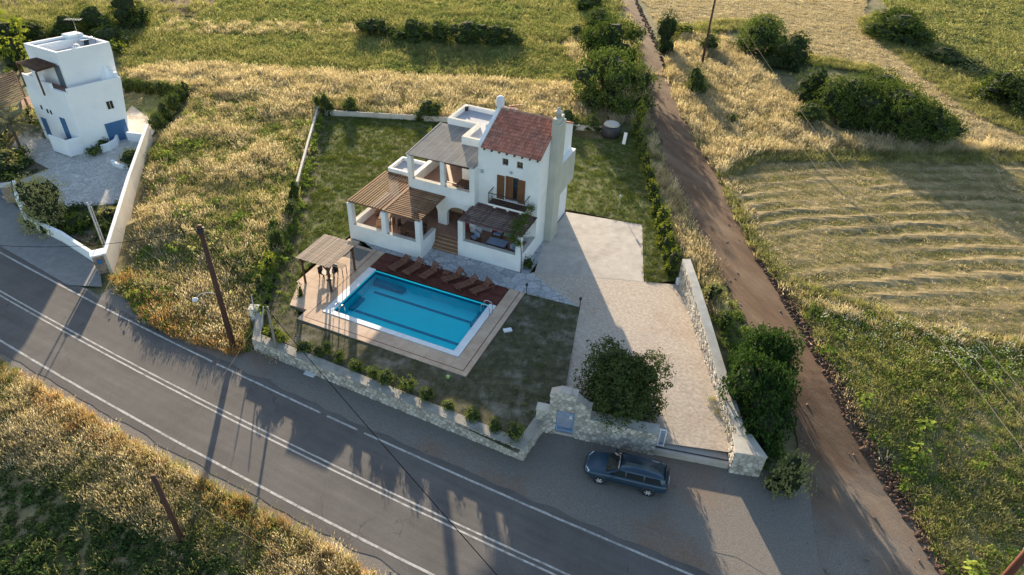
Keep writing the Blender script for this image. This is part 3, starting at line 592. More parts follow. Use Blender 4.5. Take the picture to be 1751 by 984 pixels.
# ------------------------------------------------------------------ villa
villa=empty('villa',HO,PHI,'white villa with a red tiled tower, terraces and timber pergolas beside the pool','house')
def wall_open(name,u0,u1,z0,z1,vf,th,holes,mats,parent):
    """wall in the u-z plane, front at vf, with rectangular openings (u0,u1,z0,z1)"""
    us=sorted({u0,u1,*[h[0] for h in holes],*[h[1] for h in holes]}); zs=sorted({z0,z1,*[h[2] for h in holes],*[h[3] for h in holes]})
    ish=lambda a,b:any(h[0]<=a<h[1] and h[2]<=b<h[3] for h in holes)
    mb=MB(); vb=vf+th
    for i in range(len(us)-1):
        for j in range(len(zs)-1):
            a,b,c,d=us[i],us[i+1],zs[j],zs[j+1]
            if ish(a,c): continue
            mb.quad((a,vf,c),(b,vf,c),(b,vf,d),(a,vf,d)); mb.quad((a,vb,d),(b,vb,d),(b,vb,c),(a,vb,c))
            for da,db,q in ((-1,0,((a,vf,c),(a,vf,d),(a,vb,d),(a,vb,c))),(1,0,((b,vb,c),(b,vb,d),(b,vf,d),(b,vf,c))),(0,-1,((a,vb,c),(b,vb,c),(b,vf,c),(a,vf,c))),(0,1,((a,vf,d),(b,vf,d),(b,vb,d),(a,vb,d)))):
                ii,jj=i+da,j+db
                if ii<0 or jj<0 or ii>=len(us)-1 or jj>=len(zs)-1 or ish(us[ii],zs[jj]): mb.quad(*q)
    return mb.build(name,mats,parent)
def B(name,mats,*boxes,parent=None,bv=0,mtop=None):
    mb=MB()
    for b in boxes: mb.box(*b,mtop=mtop)
    o=mb.build(name,mats,parent or villa)
    if bv: bevel(o,bv)
    return o
# left terrace
B('terrace_floor',m_terra,(-13.92,-7.66,-1.42,4.6,.0,.8),(-7.66,-5.0,1.08,4.6,.0,.8),(-5.0,-.34,.34,3.05,.0,.8))
B('parapet',[m_white,m_cap],(-14.25,-7.65,-1.8,-1.42,-.3,1.46),mtop=1)
B('parapet',[m_white,m_capW],(-14.25,-13.9,-1.42,3.9,-.3,1.455),mtop=1)
mb=MB(); mb.v=[(-8.0,-1.42,-.3),(-7.652,-1.42,-.3),(-7.652,.2,-.3),(-8.0,.2,-.3),(-8.0,-1.42,1.456),(-7.652,-1.42,1.456),(-7.652,.62,1.456),(-8.0,.62,1.456)]
mb.f=[(3,2,1,0),(4,5,6,7),(0,1,5,4),(1,2,6,5),(2,3,7,6),(3,0,4,7)]; mb.m=[0,1,0,0,0,0]; mb.build('parapet',[m_white,m_cap],villa)
colm=MB().box(-.21,.21,-.21,.21,0,1.9).mesh('column',m_white)
for u,v in ((-14.02,-1.58),(-10.9,-1.6),(-7.87,-1.58)): share('column',colm,villa,(u,v,1.44))
for u,v in ((-5.12,.22),(-.23,.22)): share('column',colm,villa,(u,v,1.44),(0,0,0),(1,1,.9))
# pergola over the left terrace
pg=B('pergola',m_wood,(-14.2,-7.7,-1.62,-1.5,3.345,3.455),(-14.13,-14.01,-1.5,3.86,3.345,3.455),(-10.93,-10.81,-1.5,2.38,3.345,3.462),(-7.87,-7.75,-1.5,2.38,3.345,3.455),(-14.0,-11.05,3.72,3.85,3.345,3.455))
s1=MB().box(-.06,.06,-2.8,2.8,0,.07).mesh('slat',m_wood); s2=MB().box(-1.6,1.6,-.06,.06,0,.07).mesh('slat',m_wood)
for i in range(14): share('slat',s1,pg,(-14.13+i*.238,1.1+R.uniform(-.03,.03),3.458+R.uniform(0,.006)),(0,0,R.uniform(-.006,.006)))
for i in range(17): share('slat',s2,pg,(-9.22+R.uniform(-.02,.02),-1.66+i*.247,3.458+R.uniform(0,.006)),(0,0,R.uniform(-.006,.006)))
MB().box(-10.96,-10.8,-1.75,2.38,3.536,3.56).build('slat',m_wood,pg)
# single-storey room at the left with flat roof
B('wall',m_white,(-13.95,-11.06,3.9,6.3,0,3.55))
B('flat_roof',m_roofblue,(-13.75,-11.26,4.1,6.1,3.5,3.56))
B('roof_parapet',[m_white,m_white],(-13.95,-11.06,3.895,4.1,3.55,3.86),(-13.95,-11.06,6.1,6.3,3.55,3.86),(-13.955,-13.75,4.1,6.1,3.55,3.86))
dr=B('door',m_shut,(-13.0,-12.0,3.86,3.92,.8,2.95)); 
# arcade wall under the upper terrace
def arch_wall(name,u0,u1,z0,z1,vf,th,arches,m,parent):
    """wall with arched openings (ua,ub,spring): columns of strips"""
    mb=MB(); us={u0,u1}
    for a,b,s in arches:
        for k in range(13): us.add(round(a+(b-a)*(.5-.5*math.cos(math.pi*k/12)),4))
    us=sorted(us)
    def low(u):
        for a,b,s in arches:
            if a-1e-6<=u<=b+1e-6:
                r=(b-a)/2; return s+math.sqrt(max(0,r*r-(u-(a+b)/2)**2))*.8
        return z0
    for a,b in zip(us,us[1:]):
        mid=(a+b)/2; op=any(p<mid<q for p,q,s in arches)
        la,lb=(low(a),low(b)) if op else (z0,z0)
        vb=vf+th
        mb.quad((a,vf,la),(b,vf,lb),(b,vf,z1),(a,vf,z1)); mb.quad((a,vb,z1),(b,vb,z1),(b,vb,lb),(a,vb,la)); mb.quad((a,vf,z1),(b,vf,z1),(b,vb,z1),(a,vb,z1)); mb.quad((a,vb,la),(b,vb,lb),(b,vf,lb),(a,vf,la))
    for a,b,s in arches:
        for u in (a,b): mb.quad((u,vf,z0),(u,vf,s),(u,vf+th,s),(u,vf+th,z0))
    return mb.build(name,m,parent)
arch_wall('arcade_wall',-11.05,-5.06,.8,4.36,2.4,.36,[(-10.75,-8.42,1.85),(-7.58,-5.42,1.85)],m_white,villa)
B('parapet_cap',m_cap,(-11.05,-5.5,2.395,2.765,4.36,4.385))
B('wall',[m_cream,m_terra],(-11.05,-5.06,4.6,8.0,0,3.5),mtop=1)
B('upper_floor',[m_white,m_terra],(-11.03,-5.06,2.76,4.6,3.2,3.52),mtop=1)
B('wall',m_white,(-11.06,-10.7,2.77,8.0,3.3,4.37),(-11.06,-10.71,2.77,8.0,0.0,3.3))
B('door',m_shut,(-7.2,-6.2,4.55,4.62,.8,2.9)); B('door',m_shut,(-10.2,-9.1,4.55,4.62,.8,2.9))
B('pilaster',m_white,(-5.5,-5.052,2.36,3.04,0,6.55))
B('column',m_white,(-11.06,-10.66,2.392,2.79,4.36,6.36)); B('column',m_white,(-8.1,-7.72,2.41,2.74,4.36,6.45))
# canopy of folded sheets over the upper terrace
can=B('canopy',m_woodD,(-10.95,-5.5,2.42,2.54,6.36,6.5)); can.location=(0,0,0)
nP=7; pwid=(10.98-5.08)/nP
for i in range(nP):
    a=-10.98+pwid*i; b=a+pwid; ve=8.0 if b<-7.5 else 5.3
    za=lambda v,u:6.50+.0245*(u+10.98)+(v-2.2)*.062
    mb=MB(); t=.05
    mb.v=[(x,y,za(y,x)+dz) for dz in (0,t) for x,y in ((a+.02,2.2),(b-.02,2.2),(b-.02,ve),(a+.02,ve))]
    mb.f=[(3,2,1,0),(4,5,6,7),(0,1,5,4),(1,2,6,5),(2,3,7,6),(3,0,4,7)]; mb.m=[0]*6
    mb.build('canopy_panel',m_canopy,can)
    if i: 
        MB().beam((a,2.19,za(2.19,a)+.05),(a,ve,za(ve,a)+.05),.035,.02).build('seam',m_seam,can)
MB().beam((-10.99,2.19,6.52),(-10.99,8,6.90),.07,.11).build('edge_trim',m_seam,can)
MB().beam((-6.0,2.5,6.52),(-5.1,2.5,6.56),.05,.08).build('edge_trim',m_woodD,can)
# flat-roofed back blocks
B('wall',m_white,(-10.35,-5.06,8.0,11.3,0,7.1)); B('wall',m_white,(-7.64,-5.06,5.3,8.0,3.5,7.1))
B('flat_roof',m_roofblue,(-10.1,-5.06,8.25,11.05,7.08,7.14)); B('flat_roof',m_roofblue,(-7.4,-5.06,5.55,8.3,7.085,7.145))
B('roof_parapet',[m_white,m_capW],(-10.35,-7.4,7.995,8.25,7.1,7.5),(-10.352,-10.1,8.25,11.05,7.1,7.5),(-10.35,-5.06,11.05,11.305,7.1,7.5),(-7.642,-7.4,5.55,7.995,7.1,7.5),(-7.64,-5.06,5.298,5.55,7.1,7.5),mtop=1)
MB().lathe([(.16,0),(.16,.3),(.1,.42)],(-10.0,10.85,7.14)).build('roof_vent',m_metalD,villa)
# tower
TW=m_white
holes=[(-3.05,-2.55,7.1,7.66),(-1.86,-1.36,7.1,7.66),(-2.76,-1.64,4.15,6.26)]
wall_open('tower_wall',-5.05,-.002,-.2,8.25,3.03,.3,holes,TW,villa)
RZ,RV=9.84,6.55
mb=MB()
prof=[(3.33,-.2),(10.15,-.2),(10.15,8.3),(RV,RZ),(3.33,8.37)]
for u in (-5.05,0):
    mb.quad(*[(u,v,z) for v,z in (prof if u==0 else prof[::-1])])
mb.quad((-5.05,10.15,-.2),(-5.05,10.15,8.3),(0,10.15,8.3),(0,10.15,-.2))
mb.quad((-.0,3.03,-.2),(0,3.33,-.2),(0,3.33,8.37),(0,3.03,8.25)); mb.quad((-5.05,3.33,-.2),(-5.05,3.03,-.2),(-5.05,3.03,8.25),(-5.05,3.33,8.37))
mb.quad((-4.9,3.34,3.9),(-.1,3.34,3.9),(-.1,9,3.9),(-4.9,9,3.9))
mb.build('tower_wall',TW,villa)
# gable parapet along the left verge
mb=MB(); a=.30
for u in (-5.055,-4.75): pass
pts=[(3.02,8.18),(RV,RZ-.02),(10.15,8.26),(10.15,8.56),(RV,RZ+.30),(3.02,8.48)]
n0=len(mb.v); mb.v=[(u,v,z) for u in (-5.055,-4.77) for v,z in pts]
mb.f=[(0,1,4,5),(1,2,3,4),(11,10,7,6),(10,9,8,7),(5,4,10,11),(4,3,9,10),(0,5,11,6),(2,8,9,3)]; mb.m=[0]*8
mb.build('gable_parapet',m_white,villa)
roof=empty('roof'); roof.parent=villa
sl_len=math.hypot(RV-2.9,RZ-8.2); ang=math.atan2(RZ-8.2,RV-2.9)
MB().prism([(-4.77,2.92),(.06,2.92),(.06,RV),(-4.77,RV)],[8.18,8.18,RZ-.03,RZ-.03],[8.24,8.24,RZ+.03,RZ+.03]).build('roof_deck',m_tile,roof)
MB().prism([(-4.77,RV),(.06,RV),(.06,10.2),(-4.77,10.2)],[RZ-.03,RZ-.03,8.24,8.24],[RZ+.03,RZ+.03,8.3,8.3]).build('roof_deck',m_tile,roof)
# one clay tile: a flat pan and a round cover
nr,nc=12,20; tw=(4.77+.06)/nc; tl=sl_len/nr*1.12
def tile_mesh():
    mb=MB(); xs=[-.5,-.2,0,.2,.5]; prof=[(-.5,.0),(-.12,.0),(-.06,.03),(.08,.05),(.26,.05),(.40,.03),(.46,0),(.5,0)]
    for k,(x,z) in enumerate(prof):
        for y,dz in ((0,.065),(tl,0)): mb.v.append((x*tw,y,z+dz))
    for k in range(len(prof)-1): mb.f.append((2*k,2*k+2,2*k+3,2*k+1)); mb.m.append(0)
    n=len(prof); mb.v+=[(x*tw,0,-.01) for x,z in prof]
    for k in range(n-1): mb.f.append((2*n+k,2*n+k+1,2*k+2,2*k)); mb.m.append(0)
    return mb.mesh('roof_tile',m_tile)
tm=tile_mesh(); st=sl_len/nr
for r_ in range(nr):
    for c in range(nc):
        y=2.86+math.cos(ang)*st*r_; z=8.235+math.sin(ang)*(st*r_)
        share('roof_tile',tm,roof,(-4.77+tw*(c+.5)+R.uniform(-.008,.008),y+R.uniform(-.012,.012),z+R.uniform(0,.012)),(ang+R.uniform(-.02,.02),R.uniform(-.02,.02),R.uniform(-.012,.012)))
mb=MB()
for c in range(nc):
    x=-4.77+tw*(c+.5)
    mb.beam((x+.04,RV,RZ+.06),(x+.04,10.2,8.33),.14,.06)
tag(mb.build('back_roof_tiles',m_tile,roof),kind='stuff')
rm=MB().tube([(-.17,0,0),(.2,0,.015)],.11,8).mesh('ridge_tile',m_nose)
m_ridge=mat('ridge_clay',[(.3,(.3,.16,.11)),(.7,(.42,.26,.19))],scale=3,rough=.85,island=.2); rm.materials.clear(); rm.materials.append(m_ridge)
for i in range(14): share('ridge_tile',rm,roof,(-4.6+i*.345,RV,RZ+.09))
rf=MB().box(-.05,.05,-.22,.1,-.06,.06).mesh('rafter_end',m_woodD)
for i in range(8): share('rafter_end',rf,roof,(-4.5+i*.62,3.03,8.12))
# tower openings
for u in (-2.8,-1.61):
    wn=B('window',m_glassD,(u-.24,u+.24,3.24,3.27,7.11,7.65))
    B('window_frame',m_shut,(u-.25,u-.19,3.17,3.24,7.1,7.66),(u+.19,u+.25,3.17,3.24,7.1,7.66),(u-.19,u+.19,3.17,3.24,7.1,7.16),(u-.19,u+.19,3.17,3.24,7.6,7.66),(u-.03,u+.03,3.18,3.24,7.16,7.6),parent=wn)
dr=B('balcony_door',m_glassD,(-2.75,-1.65,3.24,3.27,4.15,6.25))
B('door_frame',m_shut,(-2.76,-2.62,3.14,3.24,4.15,6.26),(-1.78,-1.64,3.14,3.24,4.15,6.26),(-2.62,-1.78,3.14,3.24,6.12,6.26),(-2.27,-2.13,3.14,3.235,4.15,6.12),(-2.62,-2.27,3.16,3.235,4.15,4.9),parent=dr)
B('door_leaf',m_shut,(-2.60,-2.28,3.165,3.2,4.9,6.1),parent=dr)
for nm,u0,u1 in (('shutter',-3.42,-2.80),('shutter',-1.62,-1.08)):
    sh=B(nm,m_shut,(u0,u1,2.965,3.01,4.12,6.2))
    mb=MB()
    for k in range(10): mb.beam((u0+.07,2.955,4.27+k*.195),(u1-.07,2.955,4.27+k*.195),.03,.12)
    o=mb.build('shutter_slats',m_shut,sh); tag(o,kind='stuff')
bal=B('balcony',[m_white,m_woodD],(-3.75,-.65,2.05,3.028,3.93,4.1),mtop=1)
B('balcony_edge',m_white,(-3.75,-.65,2.95,3.026,4.102,4.16),parent=bal)
for u in (-3.3,-2.2,-1.1): B('bracket',m_white,(u-.09,u+.09,2.3,3.028,3.62,3.93),parent=bal)
mb=MB()
for u in (-3.72,-.68):
    mb.beam((u,2.08,5.0),(u,3.03,5.0),.05,.05).beam((u,2.08,4.1),(u,2.08,5.0),.04,.04).beam((u,2.08,4.3),(u,3.03,4.3),.03,.03)
    for k in range(1,6): mb.beam((u,2.08+k*.16,4.1),(u,2.08+k*.16,5.0),.014,.014,up=(1,0,0))
mb.beam((-3.72,2.08,5.0),(-.68,2.08,5.0),.05,.05).beam((-3.72,2.08,4.3),(-.68,2.08,4.3),.03,.03)
for k in range(1,24): mb.beam((-3.72+k*.127,2.08,4.1),(-3.72+k*.127,2.08,5.0),.012,.012,up=(0,1,0))
mb.build('railing',m_metalD,bal)
MB().lathe([(.13,0),(.13,.05),(.08,.07)],n=14).build('wall_vent',plain('vent_grey',(.35,.4,.42),.6),villa); bpy.data.objects['wall_vent'].location=(-2.27,3.028,6.62); bpy.data.objects['wall_vent'].rotation_euler=(math.pi/2,0,0)
B('wall_lamp',plain('lamp_grey',(.33,.38,.38),.5),(-4.82,-4.58,2.93,3.028,6.05,6.32),bv=.02)
# right terrace
B('parapet',[m_white,m_cap],(-5.35,0.0,0.0,.36,-.3,1.46),mtop=1); B('parapet',[m_white,m_cap],(-.35,.004,.36,3.03,-.3,1.455),mtop=1)
pg2=B('pergola',m_woodD,(-5.2,.02,.16,.28,3.15,3.27),(-5.2,-5.08,.28,3.02,3.15,3.27),(-3.6,-3.48,.28,3.02,3.15,3.275),(-1.9,-1.78,.28,3.02,3.15,3.272),(-.12,0.0,.28,3.02,3.15,3.27))
m_woodP=mat('purple_brown_wood',[(.3,(.10,.06,.055)),(.7,(.19,.125,.115))],scale=4,spec=.08,rough=.75,island=.25,space='object')
s3=MB().box(-2.68,2.68,-.07,.07,0,.045).mesh('slat',m_woodP)
for i in range(14): share('slat',s3,pg2,(-2.6+R.uniform(-.03,.03),-.02+i*.228,3.278+R.uniform(0,.006)),(0,0,R.uniform(-.006,.006)))
MB().box(-3.95,-3.8,-.05,3.0,3.326,3.35).build('slat',m_woodP,pg2)
# steps
for i in range(4):
    st_=B('step',m_step,(-7.66,-5.36,-.12+.29*i,1.6,.0 if i==0 else .16*i+.003,.16*(i+1))); B('nosing',m_nose,(-7.66,-5.36,-.14+.29*i,-.06+.29*i,.16*(i+1)-.03,.16*(i+1)+.006),parent=st_)
# chimney on the gable side
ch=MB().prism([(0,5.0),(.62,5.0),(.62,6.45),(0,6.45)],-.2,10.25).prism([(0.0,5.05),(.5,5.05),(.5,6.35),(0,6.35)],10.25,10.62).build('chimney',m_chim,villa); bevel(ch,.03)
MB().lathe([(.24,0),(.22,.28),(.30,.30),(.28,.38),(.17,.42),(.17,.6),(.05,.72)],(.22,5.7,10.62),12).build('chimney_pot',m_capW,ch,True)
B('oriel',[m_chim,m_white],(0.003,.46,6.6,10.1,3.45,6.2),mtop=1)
sw=B('window',m_glassD,(.004,.05,6.7,7.6,2.35,3.3)); B('window_frame',m_shut,(.05,.09,6.66,7.64,3.22,3.32),(.05,.09,6.66,6.76,2.35,3.22),(.05,.09,7.54,7.64,2.35,3.22),parent=sw)
B('paving_border',m_conc,(.62,.95,-.2,7,-.05,.03)) if False else None

# ------------------------------------------------------------------ roof things
t=empty('water_tank',hw(-4.92,6.62,10.02),PHI,'white round-topped water tank on the gable end of the red roof','tank')
MB().lathe([(.30,0),(.32,.1),(.32,.62),(.27,.78),(.14,.86)],n=18).build('tank_body',m_fabW,t,True)
for a in (-.2,.2): MB().box(a-.03,a+.03,-.1,.1,-.18,.02).build('bracket',m_metalD,t)
t=empty('solar_collector',hw(-3.9,7.3,9.52),PHI,'pale timber frame of a solar collector behind the roof ridge','solar frame')
for k in range(3): MB().beam((-.5+k*.35,.1,.0),(-.2+k*.3,-.3,.95),.06,.05).build('strut',m_nose,t)
MB().beam((-.55,-.1,.45),(.7,-.2,.85),.06,.05).build('crossbar',m_nose,t)
t=empty('satellite_dish',hw(-5.9,6.4,7.145),PHI,'small white satellite dish on a leaning mast by the roof ridge','dish')
MB().tube([(-.5,.1,0),(-.1,.1,.85),(-.05,.1,1.35)],.045,8).build('mast',m_fabW,t)
d=MB().lathe([(.02,.0),(.14,.02),(.25,.07),(.27,.09)],n=16).build('dish',m_fabW,t,True); d.location=(.12,.02,1.1); d.rotation_euler=(1.2,0,.5)
MB().beam((.1,0,1.1),(.3,-.3,1.25),.03,.03).build('feed_arm',m_fabW,t)

# ------------------------------------------------------------------ terrace furniture
def chair(loc,rz,label,m,cush=None,arm=False,group='terrace chairs'):
    t=empty('armchair' if arm else 'chair',loc,rz,label,'armchair' if arm else 'chair',group)
    w=.36 if arm else .24
    bevel(MB().box(-w,w,-.26,.26,.36,.43).build('seat',m,t),.015)
    bevel(MB().box(-w,w,.22,.28,.43,.95).build('backrest',m,t),.015)
    lg=MB().box(-.025,.025,-.025,.025,0,.37).mesh('leg',m)
    for x in (-1,1):
        for y in (-1,1): share('leg',lg,t,(x*(w-.04),y*.22,0))
    if arm:
        for s in (-1,1): bevel(MB().box(s*(w+.03)-.03,s*(w+.03)+.03,-.26,.28,.36,.66).build('armrest',m,t),.01)
    if cush:
        bevel(MB().box(-w+.03,w-.03,-.27,.2,.435,.56).build('seat_cushion',cush,t),.04); bevel(MB().box(-w+.03,w-.03,.08,.215,.56,.98).build('back_cushion',cush,t),.04)
    return t
def table(loc,rz,a,b,h,label,m,cloth=None):
    t=empty('table',loc,rz,label,'table')
    bevel(MB().box(-a,a,-b,b,h-.05,h).build('tabletop',m,t),.01)
    lg=MB().box(-.035,.035,-.035,.035,0,h-.05).mesh('leg',m)
    for x in (-1,1):
        for y in (-1,1): share('leg',lg,t,(x*(a-.08),y*(b-.08),0))
    MB().box(-a+.06,a-.06,-b+.06,b-.06,h-.12,h-.052).build('apron',m,t)
    return t
FZ=.8
chair(hw(-4.35,1.15,FZ),PHI-.5,'white cushioned armchair beside the left column of the right terrace',m_woodD,m_fabric,True,'cushioned armchairs')
chair(hw(-.95,1.0,FZ),PHI+1.4,'blue cushioned armchair at the right end of the right terrace',m_woodD,m_fabric,True,'cushioned armchairs')
chair(hw(-3.0,2.45,FZ),PHI,'cushioned armchair against the tower wall under the dark pergola',m_woodD,m_fabric,True,'cushioned armchairs')
table(hw(-2.5,1.25,FZ),PHI,.75,.45,.5,'low table under a blue grey cloth on the right terrace',m_woodD)
o=MB().box(-.78,.78,-.48,.48,.503,.52).build('tablecloth',m_fabric); o.location=hw(-2.5,1.25,FZ); o.rotation_euler=(0,0,PHI); tag(o,'blue grey cloth lying on the low terrace table','tablecloth')
o=MB().box(-.3,.3,-.06,.06,0,.55).build('folded_parasol',m_fabW); o.location=hw(-4.75,2.5,FZ); o.rotation_euler=(0,0,PHI); bevel(o,.05); tag(o,'white folded cloth screen standing behind the left armchair','screen')
o=MB().box(-.2,.2,-.12,.12,.45,.8).build('cushion',m_redf); o.location=hw(-3.3,2.5,FZ+.12); o.rotation_euler=(0,0,PHI); bevel(o,.06); tag(o,'dark red cushion leaning on the armchair by the tower wall','cushion')
chair(hw(-5.6,2.0,FZ),PHI+.9,'dark chair standing at the top of the terrace steps',m_woodD,m_redf)
table(hw(-9.3,.0,FZ),PHI,.9,.5,.75,'dark wooden dining table in the shade of the left pergola',m_woodD)
for (u,v,rz,lb) in ((-9.7,-.75,math.pi,'wooden chair on the near side of the dining table'),(-8.9,.8,0,'wooden chair on the far side of the dining table'),(-10.5,.1,1.5,'wooden chair at the left end of the dining table')): chair(hw(u,v,FZ),PHI+rz,lb,m_woodD,None,False,'chairs round the dining table')
table(hw(-12.2,.3,FZ),PHI+.4,.45,.45,.74,'small sunlit wooden table on the left terrace',m_wood)
for (u,v,rz,lb) in ((-11.5,.1,-1.4,'light wooden chair behind the middle terrace column'),(-12.9,.6,1.4,'light wooden chair by the left terrace wall'),(-12.1,-.5,3.2,'light wooden chair facing the front parapet of the left terrace')): chair(hw(u,v,FZ),PHI+rz,lb,m_wood,None,False,'light chairs on the left terrace')
table(hw(-6.6,3.9,3.53),PHI,.6,.45,.74,'dark table at the back of the upper terrace',m_woodD)
for (u,v,rz,lb) in ((-7.1,3.3,2.8,'dark chair left of the upper terrace table'),(-6.1,3.3,3.3,'dark chair right of the upper terrace table')): chair(hw(u,v,3.53),PHI+rz,lb,m_woodD,None,False,'chairs on the upper terrace')
MB().box(-7.7,-5.5,2.5,2.56,4.75,4.81).build('handrail',m_metalD,villa)

# ------------------------------------------------------------------ gazebo
gz=empty('gazebo',hw(-12.5,-6.9,0),PHI,'timber gazebo with a flat slatted roof at the left end of the pool','gazebo')
Zr=2.42
for x,y in ((-1.2,-1.5),(1.1,-1.5),(1.1,1.5),(-1.2,1.5)):
    ps=MB().box(x-.06,x+.06,y-.06,y+.06,.05,Zr-.1).build('post',m_woodD,gz)
    for dx,dy in ((-math.copysign(.5,x),0),(0,-math.copysign(.5,y))): MB().beam((x,y,Zr-.65),(x+dx,y+dy,Zr-.12),.07,.07).build('brace',m_woodD,ps)
for y in (-1.5,0,1.5): MB().box(-1.42,1.4,y-.05,y+.05,Zr-.1,Zr+.02).build('beam',m_woodD,gz)
for x in (-1.2,1.1): MB().box(x-.05,x+.05,-1.7,1.7,Zr-.2,Zr-.102).build('beam',m_woodD,gz)
gs=MB().box(-.085,.085,-1.78,1.72,0,.03).mesh('slat',m_woodG)
for i in range(15): share('slat',gs,gz,(-1.36+i*.194,R.uniform(-.03,.03),Zr+.022+R.uniform(0,.01)),(0,R.uniform(-.04,.04),R.uniform(-.008,.008)))
t=empty('barbecue_table',hw(-12.0,-6.4,ZD),PHI,'slatted metal side table on tall legs under the gazebo','table')
for x in (-.4,.4):
    for y in (-.25,.25): MB().box(x-.02,x+.02,y-.02,y+.02,0,.86).build('leg',m_metalD,t)
MB().box(-.44,.44,-.29,.29,.86,.885).build('tabletop',m_woodG,t)
t=empty('garden_table',hw(-12.4,-7.3,ZD),PHI,'round dark table standing in the middle of the gazebo','table')
MB().lathe([(.45,.7),(.45,.74)],n=20).build('tabletop',m_metalD,t); MB().lathe([(.25,0),(.05,.06),(.04,.7)],n=12).build('pedestal',m_metalD,t)
for (u,v,rz,lb) in ((-12.95,-7.2,1.5,'dark garden chair left of the round gazebo table'),(-12.35,-6.75,0,'dark garden chair behind the round gazebo table')): chair(hw(u,v,ZD),PHI+rz,lb,m_metalD,None,False,'garden chairs under the gazebo')

# ------------------------------------------------------------------ sun loungers on the deck
def lounger(u,v,rz,back,label):
    t=empty('sun_lounger',hw(u,v,.092),PHI+rz,label,'sun lounger','wooden sun loungers on the deck')
    fr=MB().box(-.31,.31,-.99,-.93,.24,.3).box(-.31,.31,.93,.99,.24,.3).box(-.31,-.26,-.93,.93,.24,.3).box(.26,.31,-.93,.93,.24,.3).build('frame',m_lounge,t)
    sl=MB().box(-.3,.3,-.045,.045,.3,.322).mesh('slat',m_lounge)
    for i in range(11): share('slat',sl,t,(0,-.93+i*.112,0))
    bk=empty('backrest',(0,.28,.31)); bk.parent=t; bk.rotation_euler=(back,0,0)
    for i in range(6): share('slat',sl,bk,(0,.06+i*.112,-.3))
    MB().box(-.29,-.25,0,.7,-.04,-.002).box(.25,.29,0,.7,-.04,-.002).build('backrest_rail',m_lounge,bk)
    lg=MB().box(-.035,.035,-.035,.035,0,.24).mesh('leg',m_lounge)
    for x in (-.27,.27):
        for y in (-.75,.75): share('leg',lg,t,(x,y,0))
    MB().beam((0,.85,.28),(0,.28+.55*math.cos(back),.3+.55*math.sin(back)),.05,.04).build('prop',m_lounge,t)
for px,py,rz,bk,lb in ((684,452,-.30,.45,'wooden sun lounger farthest left on the deck, by the gazebo end'),(709,459,-.30,.85,'wooden sun lounger second from the gazebo end of the deck'),(737,466,-.28,1.05,'wooden sun lounger left of the small deck table'),(776,474,-.62,.95,'wooden sun lounger right of the small deck table'),(799,486,-.62,.7,'wooden sun lounger between two others near the ladder end'),(825,493,-.55,1.1,'wooden sun lounger nearest the ladder, backrest steeply raised')):
    q=hu_(at(px,py,.3)); lounger(q[0],min(q[1],-2.85 if q[1]>-2.85 else q[1]),rz,bk,lb)
q=hu_(at(764,467,.4)); t=empty('deck_table',hw(q[0],q[1],.092),PHI,'small low wooden table between the two groups of loungers','table')
bevel(MB().box(-.24,.24,-.24,.24,.36,.4).build('tabletop',m_lounge,t),.01)
for x in (-.2,.2):
    for y in (-.2,.2): MB().box(x-.03,x+.03,y-.03,y+.03,0,.36).build('leg',m_lounge,t)
# small things in the garden
p=at(766,645,.12); o=MB(); lump(o,(0,0,.13),.13,.13,.13,1,sub=3,rough=0); o=o.build('ball',plain('lime_ball',(.38,.55,.16),.4,.3),None,True); o.location=(p.x,p.y,.01); tag(o,'lime green ball lying on the front lawn below the pool corner','ball')
def garden_lamp(px,py,z0,h,label,m):
    p=at(px,py,z0); t=empty('garden_lamp',p,0,label,'lamp','garden path lamps')
    MB().tube([(0,0,0),(0,0,h)],.028,8).build('lamp_post',m,t)
    MB().lathe([(.09,0),(.1,.03),(.1,.18),(.05,.24)],(0,0,h),12).build('lamp_head',m,t,True)
garden_lamp(991,527,.0,.75,'dark path lamp at the corner of the front lawn and the driveway',m_metalD)
garden_lamp(900,503,.0,.75,'dark path lamp beside the poolside slab corner',m_metalD)
garden_lamp(1058,357,.0,1.15,'pale garden lamp on the side lawn beyond the concrete pad',m_poleL)
p=at(1160,487,0); t=empty('water_meter_box',p,.2,'white box standing against the far end of the driveway wall','box'); bevel(MB().box(-.2,.2,-.16,.16,0,.62).build('cabinet',m_fabW,t),.04); MB().box(-.17,.17,-.175,-.162,.06,.55).build('cabinet_door',m_white2,t)
p=at(868,566,0); o=bevel(MB().box(-.3,.3,-.18,.18,0,.12).build('stone_block',m_coping),.03); o.location=p; o.rotation_euler=(0,0,.3); tag(o,'white flat stone lying on the lawn edge beside the poolside slabs','stone')
p=on(530,641); o=MB().box(-.38,.38,-.16,.16,.03,.10).build('fallen_plate',plain('pale_plate',(.55,.58,.62),.5)); o.location=p; o.rotation_euler=(0.1,0,-.35); tag(o,'pale blue plate lying on the gravel below the stone wall','plate')
p=at(1044,232,0); t=empty('water_cistern',p,0,'dark dome of a cistern with a white lid on the back lawn','cistern'); MB().lathe([(.98,0),(1.05,.3),(1.05,.9),(.88,1.25)],n=28).build('cistern_body',m_metalD,t,True); MB().lathe([(.87,1.24),(.75,1.4),(.42,1.52),(.1,1.55)],n=28).build('cistern_lid',m_cap,t,True)
p=at(1066,248,0); o=MB().beam((0,0,.05),(.15,.3,1.25),.35,.06).build('leaning_board',m_coping); o.location=p; tag(o,'white board leaning against the hedge beside the cistern','board')

